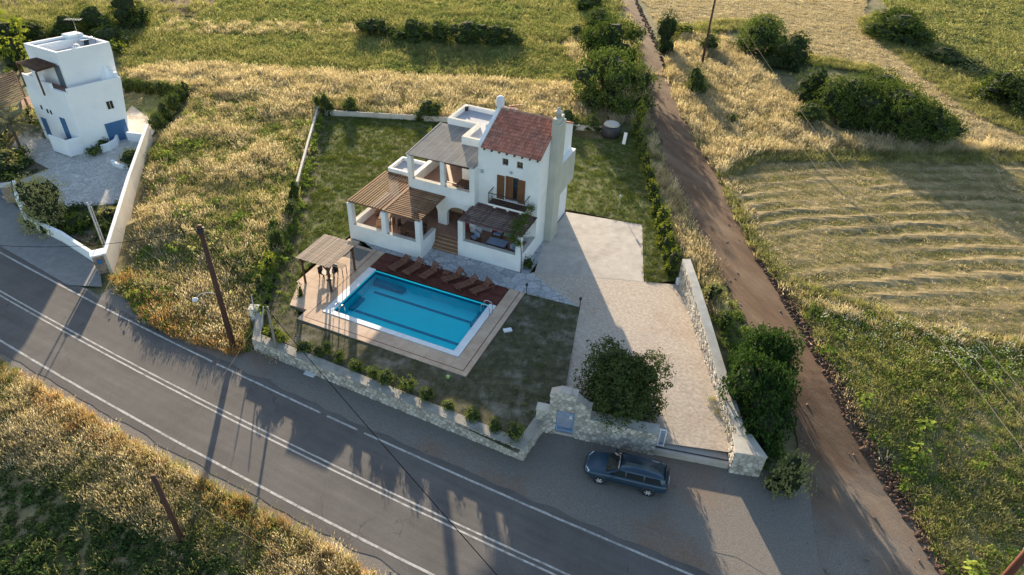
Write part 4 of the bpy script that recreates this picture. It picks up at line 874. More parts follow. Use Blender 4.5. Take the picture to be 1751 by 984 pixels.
# ------------------------------------------------------------------ stone walls
def clip(poly,a,b,c):
    out=[]; n=len(poly)
    for i in range(n):
        p=poly[i]; q=poly[(i+1)%n]; dp=a*p[0]+b*p[1]-c; dq=a*q[0]+b*q[1]-c
        if dp<=0: out.append(p)
        if dp*dq<0: t=dp/(dp-dq); out.append((p[0]+(q[0]-p[0])*t,p[1]+(q[1]-p[1])*t))
    return out
def stones_face(parent,A,Bp,zb,zt_,size,seed,limit=300,holes=()):
    """rubble facing between ground points A and B; zb/zt_ = bottom/top heights at each end; faces to the right of A->B"""
    A=Vector(A); Bp=Vector(Bp); L=(Bp-A).length; d=(Bp-A)/L; nrm=Vector((d.y,-d.x)); r_=random.Random(seed)
    H=lambda x:(zb[0]+(zb[1]-zb[0])*x/L, zt_(x) if callable(zt_) else zt_[0]+(zt_[1]-zt_[0])*x/L)
    pts=[]; hmax=max(H(x)[1]-H(x)[0] for x in np.linspace(0,L,20)); ny=max(2,round(hmax/size)); nx=max(2,round(L/(size*1.25)))
    for j in range(ny):
        for i in range(nx):
            pts.append((L*(i+.5+(.5 if j%2 else 0)*.9-.2+r_.uniform(-.27,.27))/nx, hmax*(j+.5+r_.uniform(-.27,.27))/ny))
    cnt=0
    for k,(x,y) in enumerate(pts):
        x=min(max(x,.05),L-.05); lo,hi=H(x)
        if y>hi-lo+.06: continue
        if any(h0<x<h1 and lo+y<hz for h0,h1,hz in holes): continue
        s=size*1.4; cell=[(x-s,y-s),(x+s,y-s),(x+s,y+s),(x-s,y+s)]
        for k2,(x2,y2) in enumerate(pts):
            if k2!=k and abs(x2-x)<size*2.4 and abs(y2-y)<size*2.4:
                a,b=x2-x,y2-y; ln=math.hypot(a,b)
                if ln<1e-6: continue
                cell=clip(cell,a,b,(x2*x2+y2*y2-x*x-y*y)/2-.018*ln)
        cell=clip(cell,-1,0,-.0); cell=clip(cell,1,0,L); cell=clip(cell,0,-1,0.0)
        hl,hr=H(max(0,x-.3)),H(min(L,x+.3)); cell=clip(cell,0,1,hi-lo)
        for h0,h1,hz in holes:
            if h0-.4<x<h0: cell=clip(cell,1,0,h0)
            elif h1<x<h1+.4: cell=clip(cell,-1,0,-h1)
            elif h0<=x<=h1 and lo+y>=hz: cell=clip(cell,0,-1,-(hz-lo))
        if len(cell)<3: continue
        cx=sum(p[0] for p in cell)/len(cell); cy=sum(p[1] for p in cell)/len(cell); t=r_.uniform(.03,.075)
        ar=abs(sum(cell[i][0]*cell[(i+1)%len(cell)][1]-cell[(i+1)%len(cell)][0]*cell[i][1] for i in range(len(cell))))/2
        if ar<.006: continue
        mb=MB(); n=len(cell); tilt=(r_.uniform(-.05,.05),r_.uniform(-.05,.05))
        for kk,(f,o) in enumerate(((1,-.02),(.97,t*.6),(.78,t))):
            for p in cell:
                px,py=cx+(p[0]-cx)*f,cy+(p[1]-cy)*f; oo=o+(tilt[0]*(px-cx)+tilt[1]*(py-cy) if kk else 0)
                q=A+d*px+nrm*oo; mb.v.append((q.x,q.y,lo+py))
        for kk in (0,1):
            for i in range(n): j=(i+1)%n; mb.f.append((kk*n+i,kk*n+j,(kk+1)*n+j,(kk+1)*n+i)); mb.m.append(0)
        mb.f.append(tuple(2*n+i for i in range(n))); mb.m.append(0)
        mb.build('stone',m_stone,parent); cnt+=1
        if cnt>=limit: break
    return cnt
def wall_run(mb,A,Bp,th,zb,zt_,mi=0,mtop=None):
    """wall body from A to B (outer face on the line), th thick to the left"""
    A=Vector(A); Bp=Vector(Bp); d=(Bp-A).normalized(); nl=Vector((-d.y,d.x))*th
    poly=[A,Bp,Bp+nl,A+nl]; mb.prism([(p.x,p.y) for p in poly],[zb[0],zb[1],zb[1],zb[0]],[zt_[0],zt_[1],zt_[1],zt_[0]],mi,mtop); return poly
# front wall
fA,fB=Vector((-17.2,33.75)),Vector((1.02,25.42)); fC=Vector((2.35,27.9)); fL=Vector((-17.7,36.3))
fw=empty('front_wall',(0,0,0),0,'long low rubble stone wall with a pale cap along the road below the pool','wall')
mb=MB(); wall_run(mb,fA,fB,.5,(-1.3,-1.3),(.06,.06)); wall_run(mb,fL,fA,.4,(-1.0,-1.2),(.25,.06)); wall_run(mb,fB,fC,.42,(-1.3,-1.3),(.06,.1)); mb.build('wall_core',m_mortar,fw)
d=(fB-fA).normalized(); nl=Vector((-d.y,d.x))
mb=MB(); wall_run(mb,fA-nl*.04,fB-nl*.04,.66,(.062,.062),(.14,.14)); d2=(fC-fB).normalized(); nl2=Vector((-d2.y,d2.x)); wall_run(mb,fB-nl2*.04+d2*.62,fC-nl2*.04,.6,(.062,.1),(.142,.18)); wall_run(mb,fL,fA+Vector((0,.2)),.5,(.25,.07),(.33,.143)); cp=mb.build('wall_cap',m_capF,fw)
n1=stones_face(fw,fA,fB,(-.92,-.92),(.06,.06),.235,1); n2=stones_face(fw,fB,fC,(-.92,-.92),(.06,.1),.24,2,60)
t=empty('boundary_pillar',(-17.95,36.6,-.6),0,'short white pillar at the left end of the stone wall','pillar'); MB().box(-.28,.28,-.25,.25,-.6,1.0).build('pillar_body',m_white,t); MB().box(-.33,.33,-.3,.3,1.0,1.1).build('pillar_cap',m_capW,t)
# gate wall with arch
gA,gB=Vector((1.75,27.72)),Vector((8.74,26.25)); gd=(gB-gA).normalized(); gn=Vector((-gd.y,gd.x)); gL=(gB-gA).length
gw=empty('gate_wall',(0,0,0),0,'rubble stone entrance wall rising to a gabled arch above the metal gate','wall')
def gtop(x): 
    if x<.75: return .95
    if x<1.0: return 2.05
    if x<1.9: return 2.05+(x-1.0)*.9 if False else 2.75
    if x<3.15: return 2.75-(x-1.9)*.85
    return .98-(x-3.15)*.02
gate0,gate1=1.22,2.28; ghead=1.05
def gwall_piece(mb,x0,x1,zb,za,zb2=None,th=.5,off=0):
    a=gA+gd*x0+gn*off; b=gA+gd*x1+gn*off; nl=gn*th; poly=[a,b,b+nl,a+nl]; z=[za,zb2 if zb2 is not None else za]*2; z=[z[0],z[1],z[1],z[0]]
    mb.prism([(p.x,p.y) for p in poly],zb,z)
mb=MB(); gwall_piece(mb,0,.75,-1.3,.93); gwall_piece(mb,.75,gate0,-1.3,2.02 if False else 2.4); gwall_piece(mb,gate1,3.15,-1.3,2.4,1.68); gwall_piece(mb,gate0,1.9,ghead+.25,2.72,2.72); gwall_piece(mb,1.9,gate1,ghead+.25,2.72,2.4); gwall_piece(mb,3.15,gL,-1.3,.96,.86)
mb.build('wall_core',m_mortar,gw)
mb=MB(); gwall_piece(mb,-.04,.75,.932,1.04,1.04,.6,-.05); gwall_piece(mb,3.15,gL+.02,.962,1.03,.93,.75,-.05); mb.build('wall_cap',m_cap,gw)
mb=MB(); gwall_piece(mb,.72,1.26,2.402,2.47,2.74,.56,-.03); gwall_piece(mb,1.26,1.9,2.722,2.79,2.79,.56,-.03); gwall_piece(mb,1.9,3.2,2.73,2.79,1.74,.56,-.03) if False else None
gwall_piece(mb,1.88,2.3,2.73,2.79,2.47,.56,-.03); gwall_piece(mb,2.3,3.2,1.9,2.47,1.74,.56,-.03); mb.build('wall_cap',m_mortar,gw)
B_=lambda x:.93 if x<.75 else (2.4 if x<gate0 else (2.72 if x<1.9 else (2.72-(x-1.9)*.84 if x<3.15 else .96-(x-3.15)*.024)))
stones_face(gw,gA,gB,(-.92,-.92),B_,.25,5,260,holes=((gate0,gate1,ghead+.28),))
th=MB(); gwall_piece(th,gate0,gate1,-.95,-.62,-.62,.55); th.build('threshold',m_conc,gw)
gt=empty('garden_gate',(0,0,0),0,'pale blue barred metal gate under the stone arch','gate')
def gp(x,off,z): q=gA+gd*x+gn*off; return (q.x,q.y,z)
mb=MB()
for x in (gate0+.05,gate1-.05): mb.beam(gp(x,.12,-.6),gp(x,.12,ghead),.07,.07)
for z in (-.5,ghead-.03): mb.beam(gp(gate0+.08,.12,z),gp(gate1-.08,.12,z),.05,.07)
mb.build('gate_frame',m_blueL,gt)
for i in range(12):
    x=gate0+.14+i*(gate1-gate0-.28)/11; MB().beam(gp(x,.12,-.47),gp(x,.12,ghead-.06),.03,.03,up=(0,1,0)).build('gate_bar',m_blueL,gt)
MB().beam(gp(gate1-.32,.05,.8),gp(gate1-.12,.05,.8),.16,.1).build('letter_slot',m_coping,gt)
# sliding gate end and track kerb
t=empty('sliding_gate',(0,0,0),0,'end of a pale metal sliding gate at the driveway opening','gate')
mb=MB(); mb.beam(gp(gL+.1,.35,-.4),gp(gL+.1,.35,.95),.08,.08).beam(gp(gL-.9,.4,.92),gp(gL+.45,.4,.92),.07,.07).beam(gp(gL+.45,.35,-.4),gp(gL+.45,.35,.95),.07,.07).beam(gp(gL-.4,.35,-.35),gp(gL+.45,.35,-.35),.06,.06); mb.build('gate_frame',m_coping,t)
for i in range(3): MB().beam(gp(gL+.17+i*.09,.35,-.33),gp(gL+.17+i*.09,.35,.9),.025,.025,up=(0,1,0)).build('gate_bar',m_blueL,t)
t=MB(); q0=gA+gd*gL; q1=Vector((13.0,25.42)); dd=(q1-q0).normalized(); nn=Vector((-dd.y,dd.x))
t.prism([tuple(q0),tuple(q1),tuple(q1+nn*.85),tuple(q0+nn*.65)],-1.2,-.47); tag(t.build('gate_kerb',m_conc),kind='structure')
t=MB(); t.beam((q0.x+nn.x*.25,q0.y+nn.y*.25,-.45),(q1.x+nn.x*.25,q1.y+nn.y*.25,-.45),.06,.05); t.build('gate_rail',m_metalD,bpy.data.objects['gate_kerb'])
# right-hand wall
rw=empty('driveway_wall',(0,0,0),0,'tall rubble stone wall with a pale cap on the right of the driveway','wall')
rA,rB=Vector((12.72,42.35)),Vector((13.36,26.4)); rd=(rB-rA).normalized(); rl=(rB-rA).length
def rtop(x): return 2.05-1.22*smooth(0,rl,x)
SEG=10; mb=MB(); mc=MB(); rn=Vector((-rd.y,rd.x))
for i in range(SEG):
    x0,x1=rl*i/SEG,rl*(i+1)/SEG; a,b=rA+rd*x0,rA+rd*x1
    wall_run(mb,a,b,.5,(-1.3,-1.3),(rtop(x0),rtop(x1))); wall_run(mc,a-rn*.04,b-rn*.04,.6,(rtop(x0)+.002,rtop(x1)+.002),(rtop(x0)+.10,rtop(x1)+.10))
mb.build('wall_core',m_mortar,rw); mc.build('wall_cap',m_cap,rw)
def zdl(q): return zdrive(q.x,q.y)
stones_face(rw,rA,rB,(zdl(rA)-.03,zdl(rB)-.03),rtop,.27,9,300)
# end pier
e0,e1=Vector((12.94,25.2)),Vector((14.62,24.97)); ed=(e1-e0).normalized(); en=Vector((-ed.y,ed.x))
mb=MB(); poly=[e0,e1,e1+en*.3+Vector((-.55,1.25)),e0+en*1.3]; mb.prism([tuple(q) for q in poly],-1.3,.80); mb.build('pier_core',m_mortar,rw)
mb=MB(); poly=[e0-en*.04-ed*.04,e1-en*.04+ed*.04,e1+en*.3+Vector((-.5,1.3)),e0+en*1.35-ed*.04]; mb.prism([tuple(q) for q in poly],.802,.92); mb.build('pier_cap',m_cap,rw)
stones_face(rw,e0,e1,(-.95,-.95),(.80,.80),.27,12,60); stones_face(rw,e0+en*1.3,e0,(-.6,-.95),(.8,.8),.27,13,40)
# thin boundary walls of the lawn
def low_wall(name,pts,h,th,m,label,cat='wall',cap=None,posts=0):
    t=empty(name,(0,0,0),0,label,cat); mb=MB(); mc=MB()
    for a,b in zip(pts,pts[1:]):
        a=Vector(a);b=Vector(b); wall_run(mb,a.xy,b.xy,th,(a.z-.4,b.z-.4),(a.z+h,b.z+h))
        if cap: d=(b.xy-a.xy).normalized(); n_=Vector((-d.y,d.x)); wall_run(mc,a.xy-n_*.03,b.xy-n_*.03,th+.06,(a.z+h+.002,b.z+h+.002),(a.z+h+.06,b.z+h+.06))
    mb.build('wall_body',m,t)
    if cap: mc.build('wall_cap',cap,t)
    return t
low_wall('side_wall',[at(437,560),at(472,460),at(512,318)],.12,.16,m_hedgeg,'low grey kerb wall half buried in scrub left of the gazebo',cap=None)
low_wall('side_wall',[at(511,322),at(530,250),at(546,192)],.62,.14,m_cap,'thin white boundary wall along the left side of the back lawn',cap=m_capW)
bw=empty('back_wall',(0,0,0),0,'low pale wall of cast panels behind the back lawn','wall')
a=at(556,197); b=at(1046,226); n_=26; pm_=MB().box(0,(b-a).length/n_-.05,-.05,.05,0,.6).mesh('panel',m_capW); 
for i in range(n_):
    q=a+(b-a)*(i/n_); share('panel',pm_,bw,(q.x,q.y,-.02),(0,0,math.atan2(b.y-a.y,b.x-a.x)))
pm2=MB().box(-.08,.08,-.08,.08,0,.66).mesh('post',m_cap)
for i in range(n_+1): q=a+(b-a)*(i/n_); share('post',pm2,bw,(q.x,q.y,-.02),(0,0,math.atan2(b.y-a.y,b.x-a.x)))

# ------------------------------------------------------------------ plants
def crown_mesh(name,mats,seed,n=1500,leaf=.16,flat=.8,lobes=9,spread=.55,core=.5,up=.25,lobe_r=(.34,.55),low=.04):
    """crown of radius 1 (base at z=0): leaf faces spread over and inside overlapping lobes; dark lumps within stand for the inner shade"""
    r_=random.Random(seed); mb=MB(); H=2*flat; L=[]
    for i in range(lobes):
        a=2*math.pi*(i*.618+r_.random()*.3); q=r_.random()**.6*spread; z=H*(low+.52*r_.random()**1.2)
        if i==0: a,q,z=0,.1,H*.6
        L.append((Vector((q*math.cos(a),q*math.sin(a),z)),r_.uniform(*lobe_r)))
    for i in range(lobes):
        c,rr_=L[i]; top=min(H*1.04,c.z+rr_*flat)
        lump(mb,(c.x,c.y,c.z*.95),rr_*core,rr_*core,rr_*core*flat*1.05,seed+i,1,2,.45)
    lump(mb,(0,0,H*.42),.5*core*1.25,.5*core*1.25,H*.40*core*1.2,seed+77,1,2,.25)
    SPR=6
    for k in range(n//SPR):
        c,rr_=L[k%lobes]
        d=Vector((r_.gauss(0,1),r_.gauss(0,1),r_.gauss(0,1)+up)).normalized()
        cl=noise.noise(d*2.3+c*3)   # clumps and gaps
        if cl<-.2 and r_.random()<.8: continue
        rad_=rr_*(r_.uniform(.66,1.0)+.32*cl+(.18 if r_.random()<.12 else 0))
        q=c+Vector((d.x*rad_,d.y*rad_,d.z*rad_*flat)); sg=leaf*.62
        ax=(d+Vector((r_.gauss(0,.35),r_.gauss(0,.35),r_.gauss(0,.35)+.25))).normalized()
        for j in range(SPR):
            p=q+Vector((r_.gauss(0,sg),r_.gauss(0,sg),r_.gauss(0,sg*.8)))+ax*(sg*.8*(j/SPR))
            if p.z<.02: p.z=r_.uniform(.02,.3)
            nv=(ax+Vector((r_.gauss(0,.5),r_.gauss(0,.5),r_.gauss(0,.5)))).normalized()
            t=nv.cross(Vector((r_.gauss(0,1),r_.gauss(0,1),r_.gauss(0,1)))).normalized(); b=nv.cross(t); s=leaf*r_.uniform(.6,1.25)
            mb.quad(p-t*s*.5,p-b*s*.3+nv*s*.06,p+t*s*.5,p+b*s*.3+nv*s*.06)
    return mb.mesh(name,mats)
TRUNK=MB().tube([(0,0,-.2),(.03,.01,.3),(-.02,.03,.7),(.02,0,1.1)],[.09,.075,.06,.04],8).tube([(0,.02,.45),(.25,.12,.85),(.42,.15,1.1)],[.05,.035,.02],6).tube([(0,.02,.5),(-.2,-.15,.9),(-.36,-.22,1.15)],[.05,.035,.02],6).mesh('trunk',m_trunk)
CR={}
def crowns(kind):
    if kind in CR: return CR[kind]
    P_={'bush':dict(m=l_bush,n=5200,leaf=.06,flat=.75,lobes=10),
        'round':dict(m=l_bush,n=5200,leaf=.055,flat=.8,lobes=8,spread=.38,lobe_r=(.45,.62)),
        'small':dict(m=l_bush,n=420,leaf=.2,flat=.75,lobes=5,spread=.35,lobe_r=(.45,.6)),
        'leafy':dict(m=l_leafy,n=800,leaf=.15,flat=.75,lobes=6,spread=.4,lobe_r=(.4,.6)),
        'bright':dict(m=l_bushY,n=420,leaf=.2,flat=.8,lobes=5,spread=.35,lobe_r=(.45,.6)),
        'dark':dict(m=l_pine,n=5200,leaf=.06,flat=.75,lobes=11),
        'citrus':dict(m=l_citrus,n=34000,leaf=.05,low=.12,core=.42,flat=.78,lobes=15,spread=.52,lobe_r=(.38,.52)),
        'fig':dict(m=l_fig,n=14000,leaf=.06,low=.1,flat=.68,lobes=18,spread=.66,lobe_r=(.28,.42)),
        'olive':dict(m=l_grey,n=9000,leaf=.05,flat=.8,lobes=12,spread=.5,lobe_r=(.38,.52)),
        'scrub':dict(m=l_grey,n=1100,leaf=.14,flat=.75,lobes=7),
        'cypress':dict(m=l_pine,n=5000,leaf=.07,flat=1.15,lobes=10,spread=.4,up=.6),
        'broad':dict(m=l_bush,n=14000,leaf=.045,flat=.55,lobes=18,spread=.66,lobe_r=(.26,.42)),
        'hedge':dict(m=l_bushY,n=900,leaf=.12,flat=1.0,lobes=8,spread=.42,lobe_r=(.4,.55))}[kind]
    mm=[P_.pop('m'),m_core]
    CR[kind]=[crown_mesh('crown',mm,11*len(CR)+k,**P_) for k in range(3)]
    return CR[kind]
pr=random.Random(21)
def plant(name,px,py,wpx,kind,label,hm=None,group=None,cat=None,z=None,rz=None,long=1.0,variant=None,trunk=True):
    """plant whose foot is at photo point px,py and whose crown is wpx wide; hm = height in metres"""
    p=on(px,py) if z is None else at(px,py,z)
    dist=math.hypot(p.x,p.y,p.z-CAMZ) if False else math.sqrt(p.x**2+p.y**2+(p.z-CAMZ)**2)
    r=wpx/2*dist/CF*1.1; me=crowns(kind)[pr.randrange(3) if variant is None else variant]
    H=max(v.co.z for v in me.vertices)
    t=empty(name,p,pr.uniform(0,6.28) if rz is None else rz,label,cat or ('tree' if 'tree' in name else 'hedge plant' if 'hedge' in name else 'bush'),group)
    r*=.98
    o=share('crown',me,t,(0,0,0),(0,0,0),(r*long,r,(hm/H)*1.08 if hm else r))
    if trunk: share('trunk',TRUNK,t,(0,0,0),(0,0,0),(r*.8,r*.8,(hm or r*1.5)*.55))
    return t
GB='bushes in the row beyond the fields'
for a in ((637,62,48,2.6,'leftmost dark bush of the hedgerow across the far field'),(672,64,34,1.6,'low bush between the two leftmost of the far hedgerow'),(708,70,66,3.2,'wide bush left of the middle of the far hedgerow'),(752,72,58,3.0,'dark bush in the middle of the far hedgerow'),(800,74,68,3.4,'tallest brownish bush of the far hedgerow'),(846,76,58,2.9,'bush near the right end of the far hedgerow'),(876,78,36,2.0,'small bush ending the far hedgerow on the right')): plant('bush',a[0],a[1],a[2]*1.3,'dark' if a[0]%2 else 'bush',a[4],a[3],GB)
for a in ((1025,50,58,3.2,'bush','dark bush left of the top of the dirt road'),(1012,18,66,3.0,'bush','bush at the very top edge beside the dirt road'),(985,60,40,1.6,'bush','small bush at the edge of the far green field'),
          (1036,120,122,6.8,'broad','upper of the two big rounded bushes left of the dirt road'),(1042,182,136,6.8,'broad','lower of the two big rounded bushes left of the dirt road'),
          (1172,60,52,1.6,'bright','low bright green bush between the cypress and the utility pole'),(1210,92,48,3.0,'round','round bush right beside the foot of the far utility pole'),(1187,164,54,3.8,'round','solitary round bush in dry grass below the utility pole'),
          (1300,85,110,5.0,'broad','large dark bush on the hay field edge right of the utility pole'),(1348,116,78,4.6,'dark','dark bush in front of the large one at the hay field edge'),
          (1386,168,78,4.2,'round','round dark bush at the left end of the big thicket'),(1382,208,66,2.6,'bush','low bush leaning out of the thicket into dry grass'),
          (1450,205,100,5.2,'broad','left mass of the big thicket above the mown field'),(1520,222,130,5.4,'broad','middle mass of the big thicket above the mown field'),(1578,236,96,3.6,'broad','right tail of the big thicket above the mown field'),(1500,180,90,4.6,'bush','rear hump of the big thicket'),
          (1250,212,28,1.4,'small','tiny dark bush alone in the golden grass triangle'),(1338,208,20,1.0,'small','tiny shrub beside the thicket in golden grass'),
          (1535,66,118,3.8,'broad','bush at the corner of the upper hay strip'),(1495,62,52,2.4,'bush','low left shoulder of the bush at the hay strip corner'),(1606,105,74,2.2,'dark','dark hollow of bushes along the upper hay strip'),(1650,118,60,1.6,'scrub','grey scrub at the end of the dark hollow'),
          (1705,172,90,3.8,'bush','yellow green bush at the right edge of the upper hay strip'),(1745,192,80,4.4,'dark','dark glossy bush cut by the right edge of the picture'),(1690,165,50,2.6,'bright','bright tall weed clump beside the right edge bush'),
          (225,44,72,5.0,'bush','round bush on the edge of the ploughed field'),(165,54,74,3.6,'bush','bush left of the round one by the ploughed field'),(120,62,60,3.0,'bush','low bush behind the white house roof'),(190,75,80,2.2,'bush','spreading scrub behind the white house'),
          (16,98,80,5.5,'bright','yellow green tree at the left edge behind the white house'),(38,122,50,4.4,'bright','yellow green bushy tree touching the white house wall'),(60,70,60,2.6,'bush','low bush at the far left beyond the white house'),(205,95,34,2.0,'bright','young bright green shrub right of the white house roof'),
          (560,196,30,2.6,'bush','dark bush in the far left corner of the back lawn'),(545,188,18,2.0,'small','narrow bush at the corner of the thin white wall'),(600,194,34,2.2,'bush','spiky bush before the back wall'),(730,203,54,2.4,'bush','bush hiding part of the back wall'),(645,200,16,.8,'small','little shrub at the back wall foot'),(968,215,60,2.0,'bush','bush behind the chimney at the back wall'),(1010,222,44,1.8,'bush','low bush between chimney and cistern'),
          (505,345,22,2.4,'bush','bush at the end of the thin white wall'),(497,372,30,1.8,'small','brownish bush left of the lawn bed'),(478,425,30,2.2,'bush','dark bush behind the grey kerb wall'),(462,470,30,2.0,'bright','yellow green shrub left of the gazebo'),(470,395,24,1.4,'small','low shrub in the lawn bed'),(447,500,24,1.6,'scrub','grey shrub by the small poles'),
          (1342,835,72,3.2,'scrub','grey green bush at the end of the driveway wall'),(1215,512,46,1.6,'scrub','weedy bush outside the driveway wall top'),(1235,560,40,1.4,'small','weeds between driveway wall and dirt road')):
    plant('bush',*a[:3],a[4],a[5],a[3])
plant('cypress_tree',1134,90,50,'cypress','dark ragged conifer standing right of the dirt road',5.8)
# trees by the drive
def big_tree(px,py,z,wpx,kind,h,label,name,flip=0):
    t=plant(name,px,py,wpx,kind,label,h,None,'tree',z)
    return t
big_tree(1050,700,-.3,158,'citrus',4.6,'dense dark round tree standing on the driveway behind the gate wall','round_tree')
plant('fig_tree',1290,735,152,'fig','broad leaved dark tree filling the gap between driveway wall and dirt road',5.4,None,'tree',long=.8,rz=.15)
plant('fig_tree',1288,650,118,'fig','smaller broad leaved tree behind the first, touching the middle of the driveway wall',4.4,None,'tree')
# hedge along the dirt road side of the lawn
hed=[(1088,232,26,2.2),(1092,252,24,2.0),(1097,272,26,2.1),(1103,295,26,2.1),(1109,318,28,2.1),(1115,342,28,2.1),(1121,366,26,1.9),(1128,392,32,2.3),(1134,418,34,2.4),(1141,442,36,2.4),(1149,468,38,2.4)]
for i,a in enumerate(hed):
    lb=('hedge plant farthest up the lawn hedge, by the cistern','second hedge plant from the cistern','third hedge plant from the cistern','fourth hedge plant from the cistern','middle hedge plant beside the upper lawn','hedge plant just past the middle of the lawn hedge','low hedge plant beside the pale garden lamp','hedge plant beside the concrete pad corner','fourth hedge plant from the driveway wall' if False else 'third hedge plant up from the driveway wall','second hedge plant up from the driveway wall','bright hedge plant touching the end of the driveway wall')[i]
    plant('hedge_plant',a[0],a[1],a[2]*1.05,'hedge',lb,a[3],'clipped hedge beside the dirt road')
# shrubs on the front wall
ws=[(470,577,34,.9,'bright','bright green shrub at the left corner behind the front wall'),(483,585,26,.7,'bright','bright shrub beside the leaning grey pole'),(520,597,32,.7,'small','dull green shrub behind the left part of the front wall'),(545,606,22,.8,'small','shrub left of the two bright yellow ones'),(562,604,22,.9,'bright','yellow green shrub, first of the bright pair on the wall'),(581,617,24,.7,'bright','low yellow green shrub, second of the bright pair'),(610,632,36,.8,'small','shrub right of the bright pair'),(640,645,30,.8,'small','shrub behind the middle of the front wall'),(660,655,34,.9,'small','darker shrub just right of the wall middle'),(697,668,36,.9,'small','shrub with yellow tips below the lime ball'),(730,684,32,.9,'small','shrub right of the lime ball'),(768,697,28,.6,'small','low flat shrub in the right half of the front wall'),(807,716,38,.9,'small','rounded shrub third from the right wall corner'),(846,735,34,.9,'small','rounded shrub second from the right wall corner'),(880,749,38,1.0,'small','rounded shrub filling the right corner of the front wall')]
for a in ws: plant('wall_shrub',a[0],a[1],a[2]*1.12,'leafy' if a[4]=='small' else a[4],a[5],a[3]*1.05,'shrubs planted behind the front wall','shrub',z=.0)
plant('lemon_tree',737,240,13,'bright','small bright green potted tree behind the upper terrace canopy',1.5,None,'tree')
# climbing plant on the right pergola
def leafy(name,parent,m,pts,n,leaf,seed,sp):
    r_=random.Random(seed); mb=MB()
    for k in range(n):
        c,rr_=pts[k%len(pts)]; p=Vector(c)+Vector((r_.gauss(0,1),r_.gauss(0,1),r_.gauss(0,.8)))*rr_*.55
        nv=Vector((r_.gauss(0,1),r_.gauss(0,1)-.4,r_.gauss(0,1)+.6)).normalized(); t=nv.cross(Vector((r_.gauss(0,1),r_.gauss(0,1),r_.gauss(0,1)))).normalized(); b=nv.cross(t); s=leaf*r_.uniform(.6,1.3)
        mb.quad(p-t*s*.5,p-b*s*.32,p+t*s*.5,p+b*s*.32)
    return mb.build(name,m,parent)
t=empty('climbing_plant',HO,PHI,'green creeper climbing the right column over the dark pergola','climber')
MB().tube([(.12,-.05,0),(.1,.05,1.4),(-.02,-.02,2.6),(-.3,.3,3.4),(-.7,1.2,3.5)],[.04,.035,.03,.025,.015],6).build('stem',m_trunk,t)
leafy('foliage',t,l_leafy,[((-.3,.2,3.35),.5),((-.7,.6,3.5),.55),((-.9,1.1,3.55),.5),((-.45,1.5,3.6),.45),((-.5,2.1,3.9),.4),((-.35,2.5,4.3),.3),((-.9,.1,3.15),.4),((-.2,-.1,2.7),.3),((-.55,-.1,3.0),.35)],2600,.11,4,1)
plant('bush',903,458,24,'small','small bush at the foot of the right terrace corner',1.1)
plant('bush',517,515,16,'small','creeper shrub at the near left gazebo post',1.7)
plant('tall_reed',1090,222,26,'bright','pale yellow tall shrub at the hedge end by the dirt road',3.6,None,'shrub')

# ------------------------------------------------------------------ white house at the left
WA=Vector((-42.4,61.3)); E1=Vector((.664,.748)); E2=Vector((-.894,.447))
def W2(a,b): return WA+E1*a+E2*b
def wq(*ab): return [tuple(W2(a,b)) for a,b in ab]
wh=empty('white_house',(0,0,0),0,'white flat roofed cubic house with blue doors at the left edge','house')
def wblock(name,ab,z0,z1,m,abt=None,mtop=None,parent=None,bv=.05):
    mb=MB(); bot=wq(*ab); top=wq(*(abt or ab)); n=len(bot)
    if sum(bot[i][0]*bot[(i+1)%n][1]-bot[(i+1)%n][0]*bot[i][1] for i in range(n))<0: bot=bot[::-1]; top=top[::-1]
    mb.v=[(p[0],p[1],z0) for p in bot]+[(p[0],p[1],z1) for p in top]
    mb.f=[tuple(range(n-1,-1,-1)),tuple(n+i for i in range(n))]+[(i,(i+1)%n,n+(i+1)%n,n+i) for i in range(n)]; mb.m=[0,0 if mtop is None else mtop]+[0]*n
    o=mb.build(name,m,parent or wh); return bevel(o,bv) if bv else o
def rect(a0,a1,b0,b1): return ((a0,b0),(a1,b0),(a1,b1),(a0,b1))
wblock('wall',rect(0,3.9,0,4.7),0,8.2,m_white2,((0,0),(4.72,0),(4.72,4.7),(0,4.7)),bv=0)
for ab in (rect(0,4.72,0,.25),rect(0,4.72,4.45,4.7),rect(0,.25,.25,4.45),rect(4.47,4.72,.25,4.45),rect(.25,4.47,3.15,3.35)): wblock('roof_parapet',ab,8.2,9.0,m_white2,bv=0)
wblock('flat_roof',rect(.25,4.47,.25,3.15),8.202,8.26,m_roofblue,bv=0); wblock('flat_roof',rect(.25,4.47,3.35,4.45),8.202,8.8,m_roofblue,bv=0)
wblock('roof_stair',rect(3.3,4.6,3.45,4.6),8.81,9.25,m_white2)
wblock('wall',rect(-1.2,3.0,-1.4,4.75),-.3,5.7,[m_white2,m_terra],((-1.2,-1.4),(3.9,-1.4),(3.9,4.75),(-1.2,4.75)),1,bv=0)
for ab,h in ((rect(-.9,3.9,-1.4,-1.2),6.1),(rect(-1.2,-.98,-1.4,.5),5.82),(rect(-1.2,-.98,.5,2.1),6.3),(rect(-1.2,-.98,2.1,4.75),6.45),(rect(-.98,3.9,4.53,4.75),6.3),(rect(3.68,3.9,-1.2,4.53),6.5)): wblock('terrace_parapet',ab,5.7,h,m_white2,bv=0)
wblock('terrace_chimney',rect(-1.3,-.7,1.9,2.5),5.7,7.6,m_white2)
wblock('buttress',((2.9,-1.15),(3.68,-1.15),(3.68,0),(2.9,0)),5.72,7.0,m_white2,((3.45,-.15),(3.68,-.15),(3.68,0),(3.45,0)))
